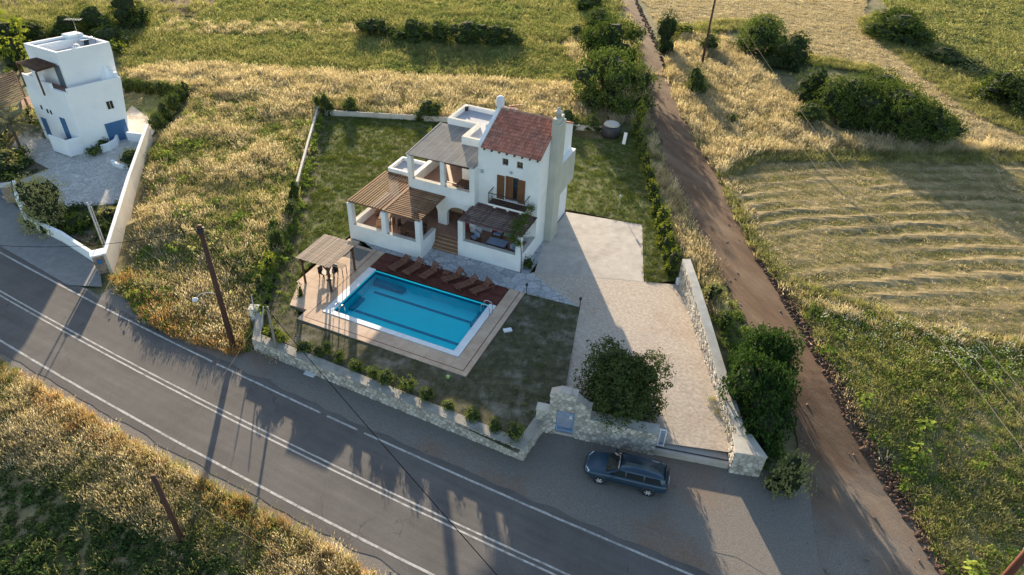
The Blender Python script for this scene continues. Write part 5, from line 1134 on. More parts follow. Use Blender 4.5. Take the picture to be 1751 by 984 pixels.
def onface(px,py,key,val):
    """point of a wall face (a=val or b=val) seen at a photo pixel"""
    lo,hi=-1,9.5
    f=lambda z:(lambda q:(q[0]*E2.y-q[1]*E2.x if key=='a' else -(q[0]*E1.y-q[1]*E1.x))/(E1.x*E2.y-E1.y*E2.x))((at(px,py,z).xy-WA))-val
    for _ in range(50):
        m_=(lo+hi)/2
        if f(lo)*f(m_)<=0: hi=m_
        else: lo=m_
    return at(px,py,(lo+hi)/2)
def face_panel(name,pts,m,out,parent,th=.05):
    q=[Vector(p)+out*.012 for p in pts]; r=[v+out*th for v in q]; mb=MB(); mb.v=[tuple(v) for v in q+r]
    mb.f=[(0,1,2,3),(7,6,5,4),(0,4,5,1),(1,5,6,2),(2,6,7,3),(3,7,4,0)]; mb.m=[0]*6; return mb.build(name,m,parent)
nb=Vector((E1.y,-E1.x,0)); na=Vector((E2.y,-E2.x,0))*-1
if na.dot(Vector((E1.x,E1.y,0)))>0: na=-na
if nb.dot(Vector((E2.x,E2.y,0)))>0: nb=-nb
def rect_on(px0,py0,px1,py1,b,wd,ht):
    p=onface(px0,py0,'b',b); e=Vector((E1.x,E1.y,0)); return [p,p+e*wd,p+e*wd+Vector((0,0,ht)),p+Vector((0,0,ht))]
p=onface(174,212,'b',-1.4); e1=Vector((E1.x,E1.y,0)); e2=Vector((E2.x,E2.y,0))
p=Vector((W2(1.15,-1.4).x,W2(1.15,-1.4).y,-.0)); gd_=face_panel('garage_door',[p,p+e1*1.95,p+e1*1.95+Vector((0,0,2.05)),p+Vector((0,0,2.05))],m_blue,nb,wh)
for k in range(1,8): q=p+Vector((0,0,k*.255))+nb*.065; MB().beam(q+e1*.05,q+e1*1.9,.012,.015).build('panel_rib',m_blue,gd_)
p=Vector((W2(1.95,-1.4).x,W2(1.95,-1.4).y,3.35)); wd=face_panel('window',[p,p+e1*.55,p+e1*.55+Vector((0,0,.75)),p+Vector((0,0,.75))],m_glassD,nb,wh)
face_panel('window_frame',[p+e1*.24+nb*.05,p+e1*.30+nb*.05,p+e1*.30+Vector((0,0,.75))+nb*.05,p+e1*.24+Vector((0,0,.75))+nb*.05],m_cap,nb,wd,.02)
for b,zz,wd_,hh in ((.15,.75,.75,2.2),(3.4,.15,.75,2.05)):
    p=Vector((*W2(-1.2,b),zz)); dr=face_panel('door',[p,p+e2*wd_,p+e2*wd_+Vector((0,0,hh)),p+Vector((0,0,hh))],m_blue,na,wh); q=p+e2*.1+Vector((0,0,1))+na*.07; MB().beam(q,q+Vector((0,0,.16)),.03,.05,up=(1,0,0)).build('handle',m_steel,dr)
for b,zz in ((1.9,3.0),(2.4,3.0),(3.2,3.2)): p=Vector((*W2(-1.2,b),zz)); face_panel('window',[p,p+e2*.18,p+e2*.18+Vector((0,0,.4)),p+Vector((0,0,.4))],m_glassD,na,wh)
p=Vector((*W2(0,3.2),6.9)); face_panel('window',[p,p+e2*.5,p+e2*.5+Vector((0,0,.8)),p+Vector((0,0,.8))],m_blue,na,wh)
p=Vector((*W2(0,.25),5.72)); face_panel('door',[p,p+e2*.8,p+e2*.8+Vector((0,0,2.0)),p+Vector((0,0,2.0))],m_doorg,na,wh)
# entrance planter box in front of the corner
wblock('planter_wall',((-2.6,-1.4),(-1.2,-1.4),(-1.2,-1.2),(-2.6,-1.2)),-.2,1.5,m_white2); wblock('planter_wall',((-2.6,-1.2),(-2.4,-1.2),(-2.4,1.2),(-2.6,1.2)),-.2,1.5,m_white2); wblock('entrance_slab',rect(-2.4,-1.2,-1.2,1.2),-.2,.72,[m_terra])
# roof pergola and roof things
pp=[at(27.7,106.5,7.55),at(62,99,7.9),at(94,111,7.9),at(60,121,7.55)]
pgr=empty('roof_pergola'); pgr.parent=wh
for k in range(13):
    t_=k/12; a=pp[0].lerp(pp[1],t_); b=pp[3].lerp(pp[2],t_); MB().beam(a,b,.16,.05).build('slat',m_woodD,pgr)
MB().beam(pp[0]-Vector((0,0,.1)),pp[1]-Vector((0,0,.1)),.1,.12).build('beam',m_woodD,pgr); MB().beam(pp[3]-Vector((0,0,.1)),pp[2]-Vector((0,0,.1)),.1,.12).build('beam',m_woodD,pgr)
for q in (pp[0],pp[3]): MB().beam((q.x,q.y,5.2),(q.x,q.y,q.z-.15),.12,.12,up=(1,0,0)).build('post',m_woodD,pgr)
t=empty('solar_collector',(*W2(3.6,1.5),8.27),.6,'jumble of pale solar panels and pipes on the white house roof','solar frame')
for k in range(3): MB().beam((-.7+k*.55,-.35,.05),(-.55+k*.55,.35,.75),.42,.05).build('collector_panel',m_glassD if k==1 else m_roofblue,t)
MB().tube([(-.5,.45,.8),(.6,.45,.8)],.19,12).build('tank',m_steel,t,True)
for k in range(4): MB().beam((-1+k*.6,.5,0),(-1+k*.6,.5,.9),.05,.05,up=(1,0,0)).build('strut',m_capW,t)
t=empty('satellite_dish',(*W2(2.2,.7),8.27),0,'white satellite dish on the white house roof','dish'); d=MB().lathe([(.02,0),(.2,.03),(.32,.09),(.34,.11)],n=18).build('dish',m_fabW,t,True); d.location=(0,0,.6); d.rotation_euler=(1.0,0,.4); MB().tube([(0,.1,0),(0,.1,.6)],.03,8).build('mast',m_steel,t)
t=empty('tv_antenna',(*W2(4.0,3.25),9.0),0,'thin comb shaped television aerial on the white house roof','aerial'); MB().tube([(0,0,-.1),(0,0,1.7)],.025,6).build('mast',m_steel,t); mb=MB().beam((-.7,0,1.65),(.8,.1,1.65),.03,.03)
for k in range(8): mb.beam((-.65+k*.2,-.35,1.66),(-.65+k*.2,.4,1.66),.018,.018)
mb.build('aerial_rods',m_steel,t)
# yard
def ztw(off): return lambda x,y:terr(x,y)+off
YARD=G((44,360),(28,330),(18,255),(45,215),(118,240),(170,235),(205,232),(222,238),(252,240),(236,290),(212,348),(120,356))
sheet('yard_paving',YARD,ztw(.05),m_yard,2.0)
sheet('patio',G((36,172),(60,160),(118,225),(118,240),(45,216)),ztw(.07),m_terra,2.0)
sheet('garden_bed',G((120,356),(212,348),(176,428),(40,372),(36,352)),ztw(.06),m_hedgeg,2.0)
sheet('garden_bed',G((-60,300),(-10,250),(30,262),(84,290),(22,312),(0,320)),ztw(.062),m_hedgeg,2.0)
sheet('concrete_apron',[road_pt(-46,.2),road_pt(-9,.2)]+G((175,492),(172,468),(160,450),(48,378),(18,342),(-60,300)),ztw(.065),m_apron,2.0)
sheet('patio',G((215,196),(226,182),(270,215),(262,232),(222,240)),ztw(.1),m_conc,2.0)
def on3(px,py): return on(px,py)
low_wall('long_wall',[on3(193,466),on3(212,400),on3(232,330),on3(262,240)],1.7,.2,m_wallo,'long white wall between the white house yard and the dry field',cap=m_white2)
low_wall('front_wall',[on3(166,447),on3(112,412),on3(52,384),on3(40,355)],.95,.25,m_white2,'low white wall along the road before the white house garden')
low_wall('front_wall',[on3(42,362),on3(36,330)],1.3,.25,m_white2,'short taller piece of white wall beside the blue gate')
low_wall('ramp_wall',[on3(258,244),on3(222,240)],.95,.25,m_white2,'white parapet wall right of the blue garage door')
def curved_wall(pts,h,label,name='planter_wall'):
    return low_wall(name,[on3(*q) for q in pts],h,.22,m_white2,label)
curved_wall(((176,262),(190,258),(203,250),(206,238),(198,226)),.75,'curved white planter wall before the garage')
curved_wall(((236,282),(222,288),(206,287),(195,280)),.45,'curved low white kerb of the planter against the long wall')
low_wall('planter_kerb',[on3(62,222),on3(88,238),on3(116,228)],.3,.25,m_conc,'angular stone kerb round the spiky dark palm')
t=empty('gate_pillar',on3(178,462),.55,'brown stone clad pillar with a blue letter box at the corner of the white wall','pillar')
MB().box(-.42,.42,-.36,.36,-.3,1.55).build('pillar_core',m_mortar,t); MB().box(-.5,.5,-.44,.44,1.552,1.66).build('pillar_cap',m_white2,t)
r_=random.Random(5)
for j in range(9):
    z0=-.05+j*.178; x=-.42
    while x<.40:
        w_=min(r_.uniform(.2,.4),.42-x); MB().box(x+.01,x+w_-.01,-.39-r_.uniform(0,.03),-.355,z0+.01,z0+.165).build('stone',m_brickst,t); x+=w_
    y=-.36
    while y<.34:
        w_=min(r_.uniform(.2,.36),.36-y); MB().box(.415,.45+r_.uniform(0,.02),y+.01,y+w_-.01,z0+.01,z0+.165).build('stone',m_brickst,t); y+=w_
MB().box(-.2,.14,-.46,-.425,.85,1.25).build('letter_box',m_blue,t)
t=empty('gate_pillar',on3(22,345),.4,'brown stone pillar holding the blue gate at the left edge','pillar'); MB().box(-.35,.35,-.35,.35,-.2,1.6).build('pillar_body',m_brickst,t); MB().box(-.4,.4,-.4,.4,1.602,1.7).build('pillar_cap',m_capW,t)
a=on3(18,342); b=on3(-22,318); t=empty('blue_gate',(0,0,0),0,'bright blue gate cut by the left edge of the picture','gate'); MB().beam(a+Vector((0,0,.8)),b+Vector((0,0,.8)),.06,1.3).build('gate_leaf',m_blue,t)
for k in range(8): q=a.lerp(b,k/7); MB().beam((q.x,q.y-.04,q.z+.15),(q.x,q.y-.04,q.z+1.5),.08,.04,up=(0,1,0)).build('gate_board',m_blue,t)
# pergola over the patio at the left edge
t=empty('patio_pergola',(0,0,0),0,'brown slatted pergola over the patio at the far left','pergola')
a,b,c,d=at(-25,140,2.9),at(24,122,2.9),at(42,168,2.9),at(-14,190,2.9)
for k in range(15):
    f=k/14; MB().beam(a.lerp(d,f),b.lerp(c,f),.15,.05).build('slat',m_woodD,t)
for q in (b,c,d): MB().beam((q.x,q.y,0),(q.x,q.y,2.85),.16,.16,up=(1,0,0)).build('post',m_woodD,t)
MB().beam(b-Vector((0,0,.1)),c-Vector((0,0,.1)),.1,.14).build('beam',m_woodD,t); MB().beam(a-Vector((0,0,.1)),d-Vector((0,0,.1)),.1,.14).build('beam',m_woodD,t)
# plants of the white house
plant('olive_tree',80,386,88,'olive','round dense tree behind the low white wall by the road',4.7,None,'tree',variant=1)
for a in ((112,370,34,1.3,'small','low shrub right of the round dense tree'),(130,392,46,1.2,'bright','yellow green shrub in the middle of the white wall bed'),(150,385,44,1.3,'small','dark shrub below the pale twin poles'),(105,392,40,1.1,'small','shrub beside the low white wall'),(176,400,34,1.1,'small','shrub in the corner of bed and long wall'),(190,372,36,1.0,'scrub','thin shrub at the upper corner of the bed'),
          (139,252,28,.9,'small','small ball shaped shrub left in the garage planter'),(164,265,30,1.0,'small','ball shaped shrub at the front of the garage planter'),(178,251,26,1.0,'small','ball shaped shrub at the back of the garage planter'),(225,282,42,1.6,'bush','feathery shrub in the planter against the long wall'),(20,312,28,1.0,'small','dark shrub beside the blue gate pillar'),(38,272,30,1.3,'small','shrub at the foot of the palm'),(14,290,50,1.8,'scrub','grey shrub mass in the corner bed'),(-4,262,50,2.6,'scrub','tall grey shrub at the left picture edge'),
          (270,220,32,2.0,'bush','first shrub of the garden hedge beyond the long wall'),(283,206,34,2.2,'bush','second shrub of the garden hedge beyond the long wall'),(298,188,34,2.0,'bush','third shrub of the garden hedge beyond the long wall'),(310,174,28,1.8,'bush','last shrub of the garden hedge at its corner'),(318,163,28,1.8,'scrub','pale shrub outside the hedge corner')):
    plant('shrub',*a[:3],a[4],a[5],a[3],None,'shrub')
for i,(px,py) in enumerate(((222,156),(240,158),(258,160),(276,162),(294,164),(310,165))):
    plant('hedge_plant',px,py,26,'bush',('hedge plant next to the white house wall','second plant of the white house back hedge','third plant of the white house back hedge','fourth plant of the white house back hedge','fifth plant of the white house back hedge','end plant of the white house back hedge')[i],1.7,'back hedge of the white house')
for a in ((60,215,40,2.2,'scrub','grey green shrub mass between the two palms'),(25,225,44,2.6,'scrub','tall feathery grey shrub beside the patio'),(48,285,30,1.2,'small','dark low shrub at the tip of the corner bed'),(2,215,40,3.2,'bush','dark tall bush at the left edge under the patio pergola'),(10,300,36,1.5,'bush','dark bush in front of the blue gate pillar')): plant('shrub',*a[:3],a[4],a[5],a[3],None,'shrub')
def palm(px,py,h,nf,fl_,m,label,name='palm_tree'):
    p=on(px,py); t=empty(name,p,0,label,'palm'); r_=random.Random(int(px*7+py))
    if h>.5: MB().tube([(0,0,-.1),(.05,.02,h*.5),(0,.05,h)],[.17,.13,.12],10).build('trunk',m_trunk,t)
    for k in range(nf):
        a=2.4*k+r_.uniform(-.2,.2); el=r_.uniform(-.1,1.2); mb=MB(); pts=[]
        for j in range(7):
            s=j/6*fl_; z=h+math.sin(el)*s-.42*s*s/fl_; rr_=math.cos(el)*s; pts.append(Vector((math.cos(a)*rr_,math.sin(a)*rr_,z)))
        sd_=Vector((-math.sin(a),math.cos(a),0))
        mb.tube(pts,.012,4)
        for j in range(1,22):
            f=j/22; i0=min(5,int(f*6)); q=pts[i0].lerp(pts[i0+1],f*6-i0); wl=fl_*.26*(1-abs(f-.45)*1.2); dr_=(pts[i0+1]-pts[i0]).normalized()
            for s in (-1,1):
                tip=q+sd_*(s*wl)+dr_*wl*.5-Vector((0,0,wl*.35)); mb.quad(q-dr_*.02,q+dr_*.045,tip)
        mb.build('frond',m,t)
palm(38,262,3.1,30,2.6,l_palm,'grey green palm on a thin trunk in the white house yard'); palm(10,240,2.8,26,2.4,l_palm,'grey palm behind the first at the left edge')
palm(84,224,.4,34,1.9,l_pine,'dark spiky low palm in the angular kerb','sago_palm'); palm(160,238,.4,26,1.3,l_palm,'pale spiky agave like palm in the garage planter','agave')

# ------------------------------------------------------------------ car
m_paint=plain('blue_car_paint',(.026,.058,.095),.28,.1,2,metal=.25,spec=.6)
m_carglass=plain('car_glass',(.015,.02,.022),.05,spec=.9); m_carglass2=plain('clear_window',(.16,.17,.13),.12,spec=.8)
m_tyre=plain('tyre_rubber',(.02,.02,.022),.9); m_rim=plain('alloy_rim',(.5,.5,.52),.4); m_lampc=plain('headlamp_glass',(.7,.72,.75),.1,spec=.8); m_lampr=plain('tail_lamp',(.3,.02,.02),.2)
car=empty('parked_car',(6.87,24.52,ZR+.03),math.atan2(.69,-2.68),'dark blue estate car parked on the gravel before the gate wall','car')
def loft(secs,mi=0,close=True):
    """secs: list of (x,[(y,z)...]) half sections from bottom centre to top centre; mirrored"""
    mb=MB(); n=len(secs[0][1])
    for x,pr_ in secs:
        for y,z in pr_: mb.v.append((x,y,z))
        for y,z in pr_[::-1]: mb.v.append((x,-y,z))
    N=2*n
    for i in range(len(secs)-1):
        for k in range(N):
            k2=(k+1)%N; mb.f.append((i*N+k,(i+1)*N+k,(i+1)*N+k2,i*N+k2)); mb.m.append(mi)
    mb.f.append(tuple(range(N))); mb.m.append(mi); mb.f.append(tuple((len(secs)-1)*N+k for k in range(N-1,-1,-1))); mb.m.append(mi)
    return mb
def sec(x,wd,zb,zs,zt_,wt): return (x,[(.0,zb),(wd*.86,zb),(wd*.97,zb+.14),(wd,(zb+zs)/2+.05),(wd*.985,zs),(wt,zt_),(wt*.5,zt_+.012),(0,zt_+.018)])
body=loft([sec(-2.36,.74,.36,.80,.90,.60),sec(-2.30,.80,.28,.82,.95,.70),sec(-1.9,.865,.22,.84,.97,.76),sec(-1.0,.88,.2,.84,.955,.79),sec(0,.88,.2,.83,.94,.79),sec(.75,.88,.2,.82,.93,.78),sec(1.1,.875,.2,.80,.90,.74),sec(1.6,.86,.22,.76,.84,.68),sec(2.05,.80,.25,.68,.745,.60),sec(2.26,.68,.30,.60,.66,.50),sec(2.34,.56,.36,.54,.58,.40)]).build('body',m_paint,car,True)
m_=body.modifiers.new('s','SUBSURF'); m_.levels=1; m_.render_levels=1
def gsec(x,wb,wt,zt_):
    zt_=.93+(zt_-.93)*.86; wt+=.03; return (x,[(0,.90),(wb,.90),(wb-.01,.94),(wt,zt_-.05),(wt-.07,zt_),(0,zt_+.015)])
cab=loft([gsec(-2.26,.66,.60,.98),gsec(-2.14,.72,.58,1.28),gsec(-1.95,.75,.575,1.405),gsec(-1.2,.765,.59,1.445),gsec(-.3,.77,.60,1.455),gsec(.15,.77,.59,1.43),gsec(.42,.765,.57,1.33),gsec(.78,.75,.60,1.12),gsec(1.12,.72,.64,.93)]).build('roof',m_paint,car,True)
# glass panels just proud of the cabin
def pane(name,pts,m,th=.012,parent=car):
    q=[Vector(p) for p in pts]; n_=(q[1]-q[0]).cross(q[2]-q[0]).normalized(); mb=MB(); k=len(q); r=[v+n_*th for v in q]
    mb.v=[tuple(v) for v in q+r]; mb.f=[tuple(range(k-1,-1,-1)),tuple(k+i for i in range(k))]+[(i,(i+1)%k,k+(i+1)%k,k+i) for i in range(k)]; mb.m=[0]*(k+2); return mb.build(name,m,parent)
pane('windscreen',[(1.10,-.67,.95),(1.10,.67,.95),(.40,.57,1.315),(.40,-.57,1.315)],m_carglass,.02)
pane('rear_window',[(-2.258,.6,1.01),(-2.258,-.6,1.01),(-2.07,-.53,1.29),(-2.07,.53,1.29)],m_carglass,.03)
for s in (1,-1):
    def sp(x,f):  # on the side glass plane
        return (x,s*(.775-.128*f),.95+.365*f)
    for x0,x1,x2,x3 in ((.92,.02,.02,.36),(-.04,-.98,-.98,-.04),(-1.05,-2.0,-1.86,-1.05)):
        pts=[sp(x0,.0),sp(x1,.0),sp(x2,.92),sp(x3,.92)]
        if s<0: pts=pts[::-1]
        pane('side_window',pts,m_carglass,.012)
    for x in (1.36,-1.36):
        wl=empty('wheel',(x,s*.80,.31)); wl.parent=car
        tb=MB().lathe([(.2,-.1),(.30,-.1),(.315,-.06),(.315,.06),(.30,.1),(.2,.1)],n=24).build('tyre',m_tyre,wl,True); tb.rotation_euler=(math.pi/2,0,0)
        mb=MB().lathe([(.19,.0),(.2,.03)],n=20); 
        rb=MB().lathe([(.205,-.02),(.205,.06),(.19,.07),(.17,.055),(.05,.05),(.04,.075)],n=20).build('rim',m_metalD,wl,True); rb.rotation_euler=(-s*math.pi/2,0,0)
        mb=MB()
        for k in range(6): a=k*math.pi/3; mb.beam((.02*math.cos(a),.02*math.sin(a),.098),(.195*math.cos(a),.195*math.sin(a),.098),.06,.02)
        sp_=mb.build('rim_spokes',m_rim,wl); sp_.rotation_euler=(-s*math.pi/2,0,0)
        ar=MB()
        ring=[(x+.375*math.cos(a),s*.862,.31+.375*math.sin(a)) for a in np.linspace(-.25,math.pi+.25,14)]; ar.tube(ring,.03,6); ar.build('wheel_arch',m_paint,car,True)
        lin=MB().lathe([(.36,-.06),(.36,.06)],(0,0,0),22).build('arch_liner',m_metalD,car); lin.location=(x,s*.83,.31); lin.rotation_euler=(math.pi/2,0,0)
    hl=pane('headlight',[(2.24,s*.40,.61),(2.05,s*.735,.63),(1.98,s*.70,.745),(2.18,s*.40,.685)][::s],m_lampc,.03)
    pane('tail_light',[(-2.34,s*.56,.62),(-2.34,s*.72,.62),(-2.31,s*.70,.92),(-2.31,s*.56,.92)][::-s],m_lampr,.03)
    mi_=bevel(MB().box(.62,.78,.88*s-.0 if s>0 else -1.04,1.04 if s>0 else -.88,.95,1.06).build('mirror',m_paint,car),.03)
    for x in (.12,-.86): MB().box(x-.1,x+.1,min(s*.885,s*.905),max(s*.885,s*.905),.78,.81).build('door_handle',m_steel,car)
    MB().tube([(.1,s*.58,1.37),(-.1,s*.58,1.425),(-1.7,s*.58,1.395),(-1.85,s*.57,1.34)],.016,6).build('roof_rail',m_metalD,car)
    MB().box(-1.0,1.0,min(s*.885,s*.9),max(s*.885,s*.9),.52,.56).build('side_moulding',m_metalD,car)
MB().box(2.28,2.36,-.42,.42,.40,.52).build('grille',m_metalD,car); MB().box(2.345,2.365,-.26,.26,.36,.40).build('number_plate',m_fabW,car); MB().box(-2.39,-2.36,-.26,.26,.66,.77).build('number_plate',m_fabW,car)

# ------------------------------------------------------------------ poles and cables
def pole(name,base,h,r0,r1,m,label,lean=(0,0)):
    t=empty(name,base,0,label,'pole'); MB().tube([(0,0,-.3),(lean[0]*.5,lean[1]*.5,h*.5),(lean[0],lean[1],h)],[r0,(r0+r1)/2,r1],12).build('shaft',m,t,True); return t
MP=on(400,596); mp=pole('utility_pole',MP,9.7,.2,.145,m_pole,'thick dark wooden utility pole by the roadside left of the stone wall',(-.05,.15)); MT=MP+Vector((-.05,.15,9.7))
for k,a in enumerate((.3,2.2,4.1)): MB().tube([(0,0,0),(.12*math.cos(a),.12*math.sin(a),.05),(.18*math.cos(a),.18*math.sin(a),.2)],.045,6).build('insulator',m_metalD,mp).location=(-.05,.15,9.35)
MB().box(-.2,.12,-.12,.2,9.25,9.5).build('cable_clamp',m_metalD,mp)
l_=empty('street_lamp_arm',(0,0,4.6)); l_.parent=mp; MB().tube([(0,0,0),(-.5,-.1,.25),(-1.0,-.25,.2),(-1.35,-.35,-.1)],.03,6).build('arm',m_poleL,l_); d=MB().lathe([(.05,.1),(.17,.02),(.2,-.08),(.1,-.12)],(-1.4,-.36,-.15),12).build('lamp_shade',m_fabW,l_,True)
RP=on(1199,116); rp=pole('utility_pole',RP,9.3,.17,.12,m_pole,'slender utility pole among bushes beyond the dirt road'); RT=RP+Vector((0,0,9.3))
MB().beam((-.9,-.2,9.0),(1.3,.3,9.0),.1,.12).build('crossarm',m_poleG,rp)
LP=on(312,925); lp=pole('utility_pole',LP,5.3,.15,.12,m_pole,'shorter weathered pole standing in dry grass below the road'); LT=LP+Vector((0,0,5.25))
q=at(1738,966,5.6); qz=terr(q.x,q.y); cpole=pole('utility_pole',(q.x,q.y,qz),10.2-qz,.17,.15,m_poleR,'red brown pole crossing the bottom right corner'); CT=Vector((q.x,q.y,10.0))
MB().lathe([(.03,0),(.06,.05),(.06,.2),(.03,.24)],(.19,.05,5.5-qz),8).build('insulator',m_fabW,cpole,True); MB().lathe([(.03,0),(.06,.05),(.06,.2),(.03,.24)],(.19,.05,7.5-qz),8).build('insulator',m_fabW,cpole,True)
g1=at(477,618,-.85); g1=on(477,618); pole('leaning_pole',g1,3.9,.09,.07,m_poleG,'thin grey pole leaning over the left corner of the stone wall',(-.35,.9)); GT=g1+Vector((-.35,.9,3.9))
g2=on(441,560); pole('thin_pole',g2,2.6,.045,.035,m_poleL,'pale thin post left of the leaning grey pole',(-.1,.4)); G2=g2+Vector((-.1,.4,2.6))
g3=at(448,560,.2); pole('thin_pole',g3,1.5,.04,.035,m_poleL,'short pale prop beside the boundary pillar',(.25,.4))
a=on(362,560); pole('field_post',a,1.3,.04,.035,m_poleG,'short post in the dry grass beside the utility pole')
w1=on(181,430); w1.z=max(w1.z,-.8); pole('twin_pole',w1,4.2,.07,.06,m_poleL,'left one of the pale twin poles in the white house bed',(-.2,.3)); T1=w1+Vector((-.2,.3,4.2))
w2=on(187,436); pole('twin_pole',w2,4.3,.045,.04,m_poleL,'thinner right one of the pale twin poles',(-.1,.2)); T2=w2+Vector((-.1,.2,4.3))
def cable(a,b,sag,r,m,label,n=24):
    a=Vector(a);b=Vector(b); pts=[a.lerp(b,i/n)-Vector((0,0,sag*4*(i/n)*(1-i/n))) for i in range(n+1)]
    tag(MB().tube(pts,r,5).build('cable',m),label,'cable',None)
wl_=at(-60,415,5.0)
cable(MT-Vector((.1,0,.25)),wl_,.75,.016,m_wire,'dark cable from the thick utility pole to the left over the white wall')
cable(MT-Vector((0,0,.3)),at(930,1075,9.0),.25,.017,m_wire,'dark cable slanting from the thick pole down across the road',40)
cable(MT-Vector((0,0,.3)),G2,.35,.012,m_wire,'cable from the thick pole to the pale thin post')
cable(MT-Vector((0,0,5.2)),GT,.25,.008,m_wire,'thin cable from the lamp arm to the leaning grey pole')
cable(T1-Vector((0,0,.2)),MT-Vector((0,0,5.3)),.7,.008,m_wireL,'pale cable from the twin poles across the dry field')
cable(LT,GT,.2,.008,m_wireL,'pale cable crossing the road from the short pole')
ql=at(-60,690,4.3); cable(LT,ql,.3,.009,m_wireL,'pale cable from the short pole to the left picture edge')
qr=at(640,1040,3.6); cable(LT,qr,.3,.009,m_wireL,'pale cable from the short pole along the verge to the right')
for off,lb in ((-.8,'left wire of the power line over the mown field'),(.2,'middle wire of the power line over the mown field'),(1.2,'right wire of the power line over the mown field')):
    cable(RP+Vector((off,off*.22,9.12)),CT+Vector((off+.4,off*.3,-.05)),1.1,.012,m_wireL,lb,40)

# ------------------------------------------------------------------ grass: instanced tufts (uncountable)
def tuft_mesh(name,m,seed,n,h,w,spread,lean=.5,head=0,mh=None):
    r_=random.Random(seed); mb=MB()
    for k in range(n):
        a=r_.uniform(0,6.283); q=spread*math.sqrt(r_.random()); x,y=q*math.cos(a),q*math.sin(a); hh=h*r_.uniform(.55,1.1)
        la=r_.uniform(0,6.283); ln=lean*r_.uniform(.15,1)*hh; dx,dy=ln*math.cos(la)+x*.4,ln*math.sin(la)+y*.4
        fa=r_.uniform(0,6.283); wx,wy=w*.5*math.cos(fa)*r_.uniform(.7,1.3),w*.5*math.sin(fa)*r_.uniform(.7,1.3)
        b=len(mb.v); m1=(x+dx*.35,y+dy*.35,hh*.6)
        mb.v+=[(x-wx,y-wy,0),(x+wx,y+wy,0),(m1[0]+wx*.8,m1[1]+wy*.8,m1[2]),(m1[0]-wx*.8,m1[1]-wy*.8,m1[2]),(x+dx,y+dy,hh)]
        mb.f+=[(b,b+1,b+2,b+3),(b+3,b+2,b+4)]; mb.m+=[0,0]
        if head and r_.random()<head:
            p=Vector((x+dx,y+dy,hh)); s=w*1.3
            mb.quad(p+Vector((-wx*1.3,-wy*1.3,0)),p+Vector((dx*.12+wx*.3,dy*.12+wy*.3,-.05*h)),p+Vector((wx*1.3,wy*1.3,.0)),p+Vector((dx*.25,dy*.25,.22*h)),mi=1 if mh else 0)
    return mb.mesh(name,[m]+([mh] if mh else []))
def weed_mesh(name,m,seed,n,r,h,leaf,fl=0):
    r_=random.Random(seed); mb=MB()
    for k in range(n):
        d=Vector((r_.gauss(0,1),r_.gauss(0,1),abs(r_.gauss(0,1)))).normalized(); q=r_.uniform(.45,1)
        p=Vector((d.x*r*q,d.y*r*q,d.z*h*q+.02)); nv=(d+Vector((r_.gauss(0,.6),r_.gauss(0,.6),r_.gauss(0,.6)+.3))).normalized()
        t=nv.cross(Vector((r_.gauss(0,1),r_.gauss(0,1),r_.gauss(0,1)))).normalized(); b=nv.cross(t); s=leaf*r_.uniform(.6,1.4)
        mb.quad(p-t*s*.5,p-b*s*.28,p+t*s*.5,p+b*s*.28)
    for k in range(fl):
        a=r_.uniform(0,6.28); q=r*math.sqrt(r_.random()); p=Vector((q*math.cos(a),q*math.sin(a),h*1.12)); s=.022*r_.uniform(.8,1.6); mb.quad(p+Vector((-s,-s,0)),p+Vector((s,-s,.02)),p+Vector((s,s,0)),p+Vector((-s,s,.02)),mi=1)
    return mb.mesh(name,[m,l_flower])
def kind_coll(name,meshes):
    c=bpy.data.collections.new(name)
    for me in meshes: c.objects.link(bpy.data.objects.new(me.name,me))
    return c
K={}
K['tall']=kind_coll('tall_dry_grass',[tuft_mesh('tall_dry_tuft',l_straw,s,34,.85,.035,.42,.45,.8) for s in (1,2,3)])
K['olive']=kind_coll('half_dry_grass',[tuft_mesh('half_dry_tuft',l_olive,s,34,.55,.04,.42,.6,.3) for s in (4,5,6)])
K['short']=kind_coll('short_dry_grass',[tuft_mesh('short_dry_tuft',l_straw,s,26,.28,.035,.4,.9) for s in (7,8)])
K['weed']=kind_coll('weeds',[weed_mesh('weed',l_green,s,46,.38,.42,.16) for s in (1,2,3)])
K['flower']=kind_coll('flowering_weeds',[weed_mesh('flowering_weed',l_green,s,44,.38,.5,.15,7) for s in (11,12)])
K['scrub']=kind_coll('grey_scrub',[weed_mesh('scrub',l_grey,s,60,.5,.5,.15) for s in (4,5,6)])
K['lime']=kind_coll('pale_weeds',[weed_mesh('pale_weed',l_lime,s,60,.42,.42,.15) for s in (31,32,33)])
K['dark']=kind_coll('dark_weeds',[weed_mesh('dark_weed',l_dark,s,60,.45,.5,.16) for s in (7,8,9)])
K['turf']=kind_coll('turf',[tuft_mesh('turf_tuft',l_turf,s,26,.10,.02,.2,.9) for s in (1,2,3)])
K['tan']=kind_coll('tan_grass',[tuft_mesh('tan_tuft',l_tan,s,34,.7,.035,.4,.55,.5) for s in (51,52,53)])
K['stubble']=kind_coll('stubble',[tuft_mesh('stubble_tuft',l_olive,s,18,.12,.03,.35,1.2) for s in (61,62)])
K['hay']=kind_coll('hay',[tuft_mesh('hay_wisp',l_straw,s,16,.14,.03,.35,1.8) for s in (21,22)])
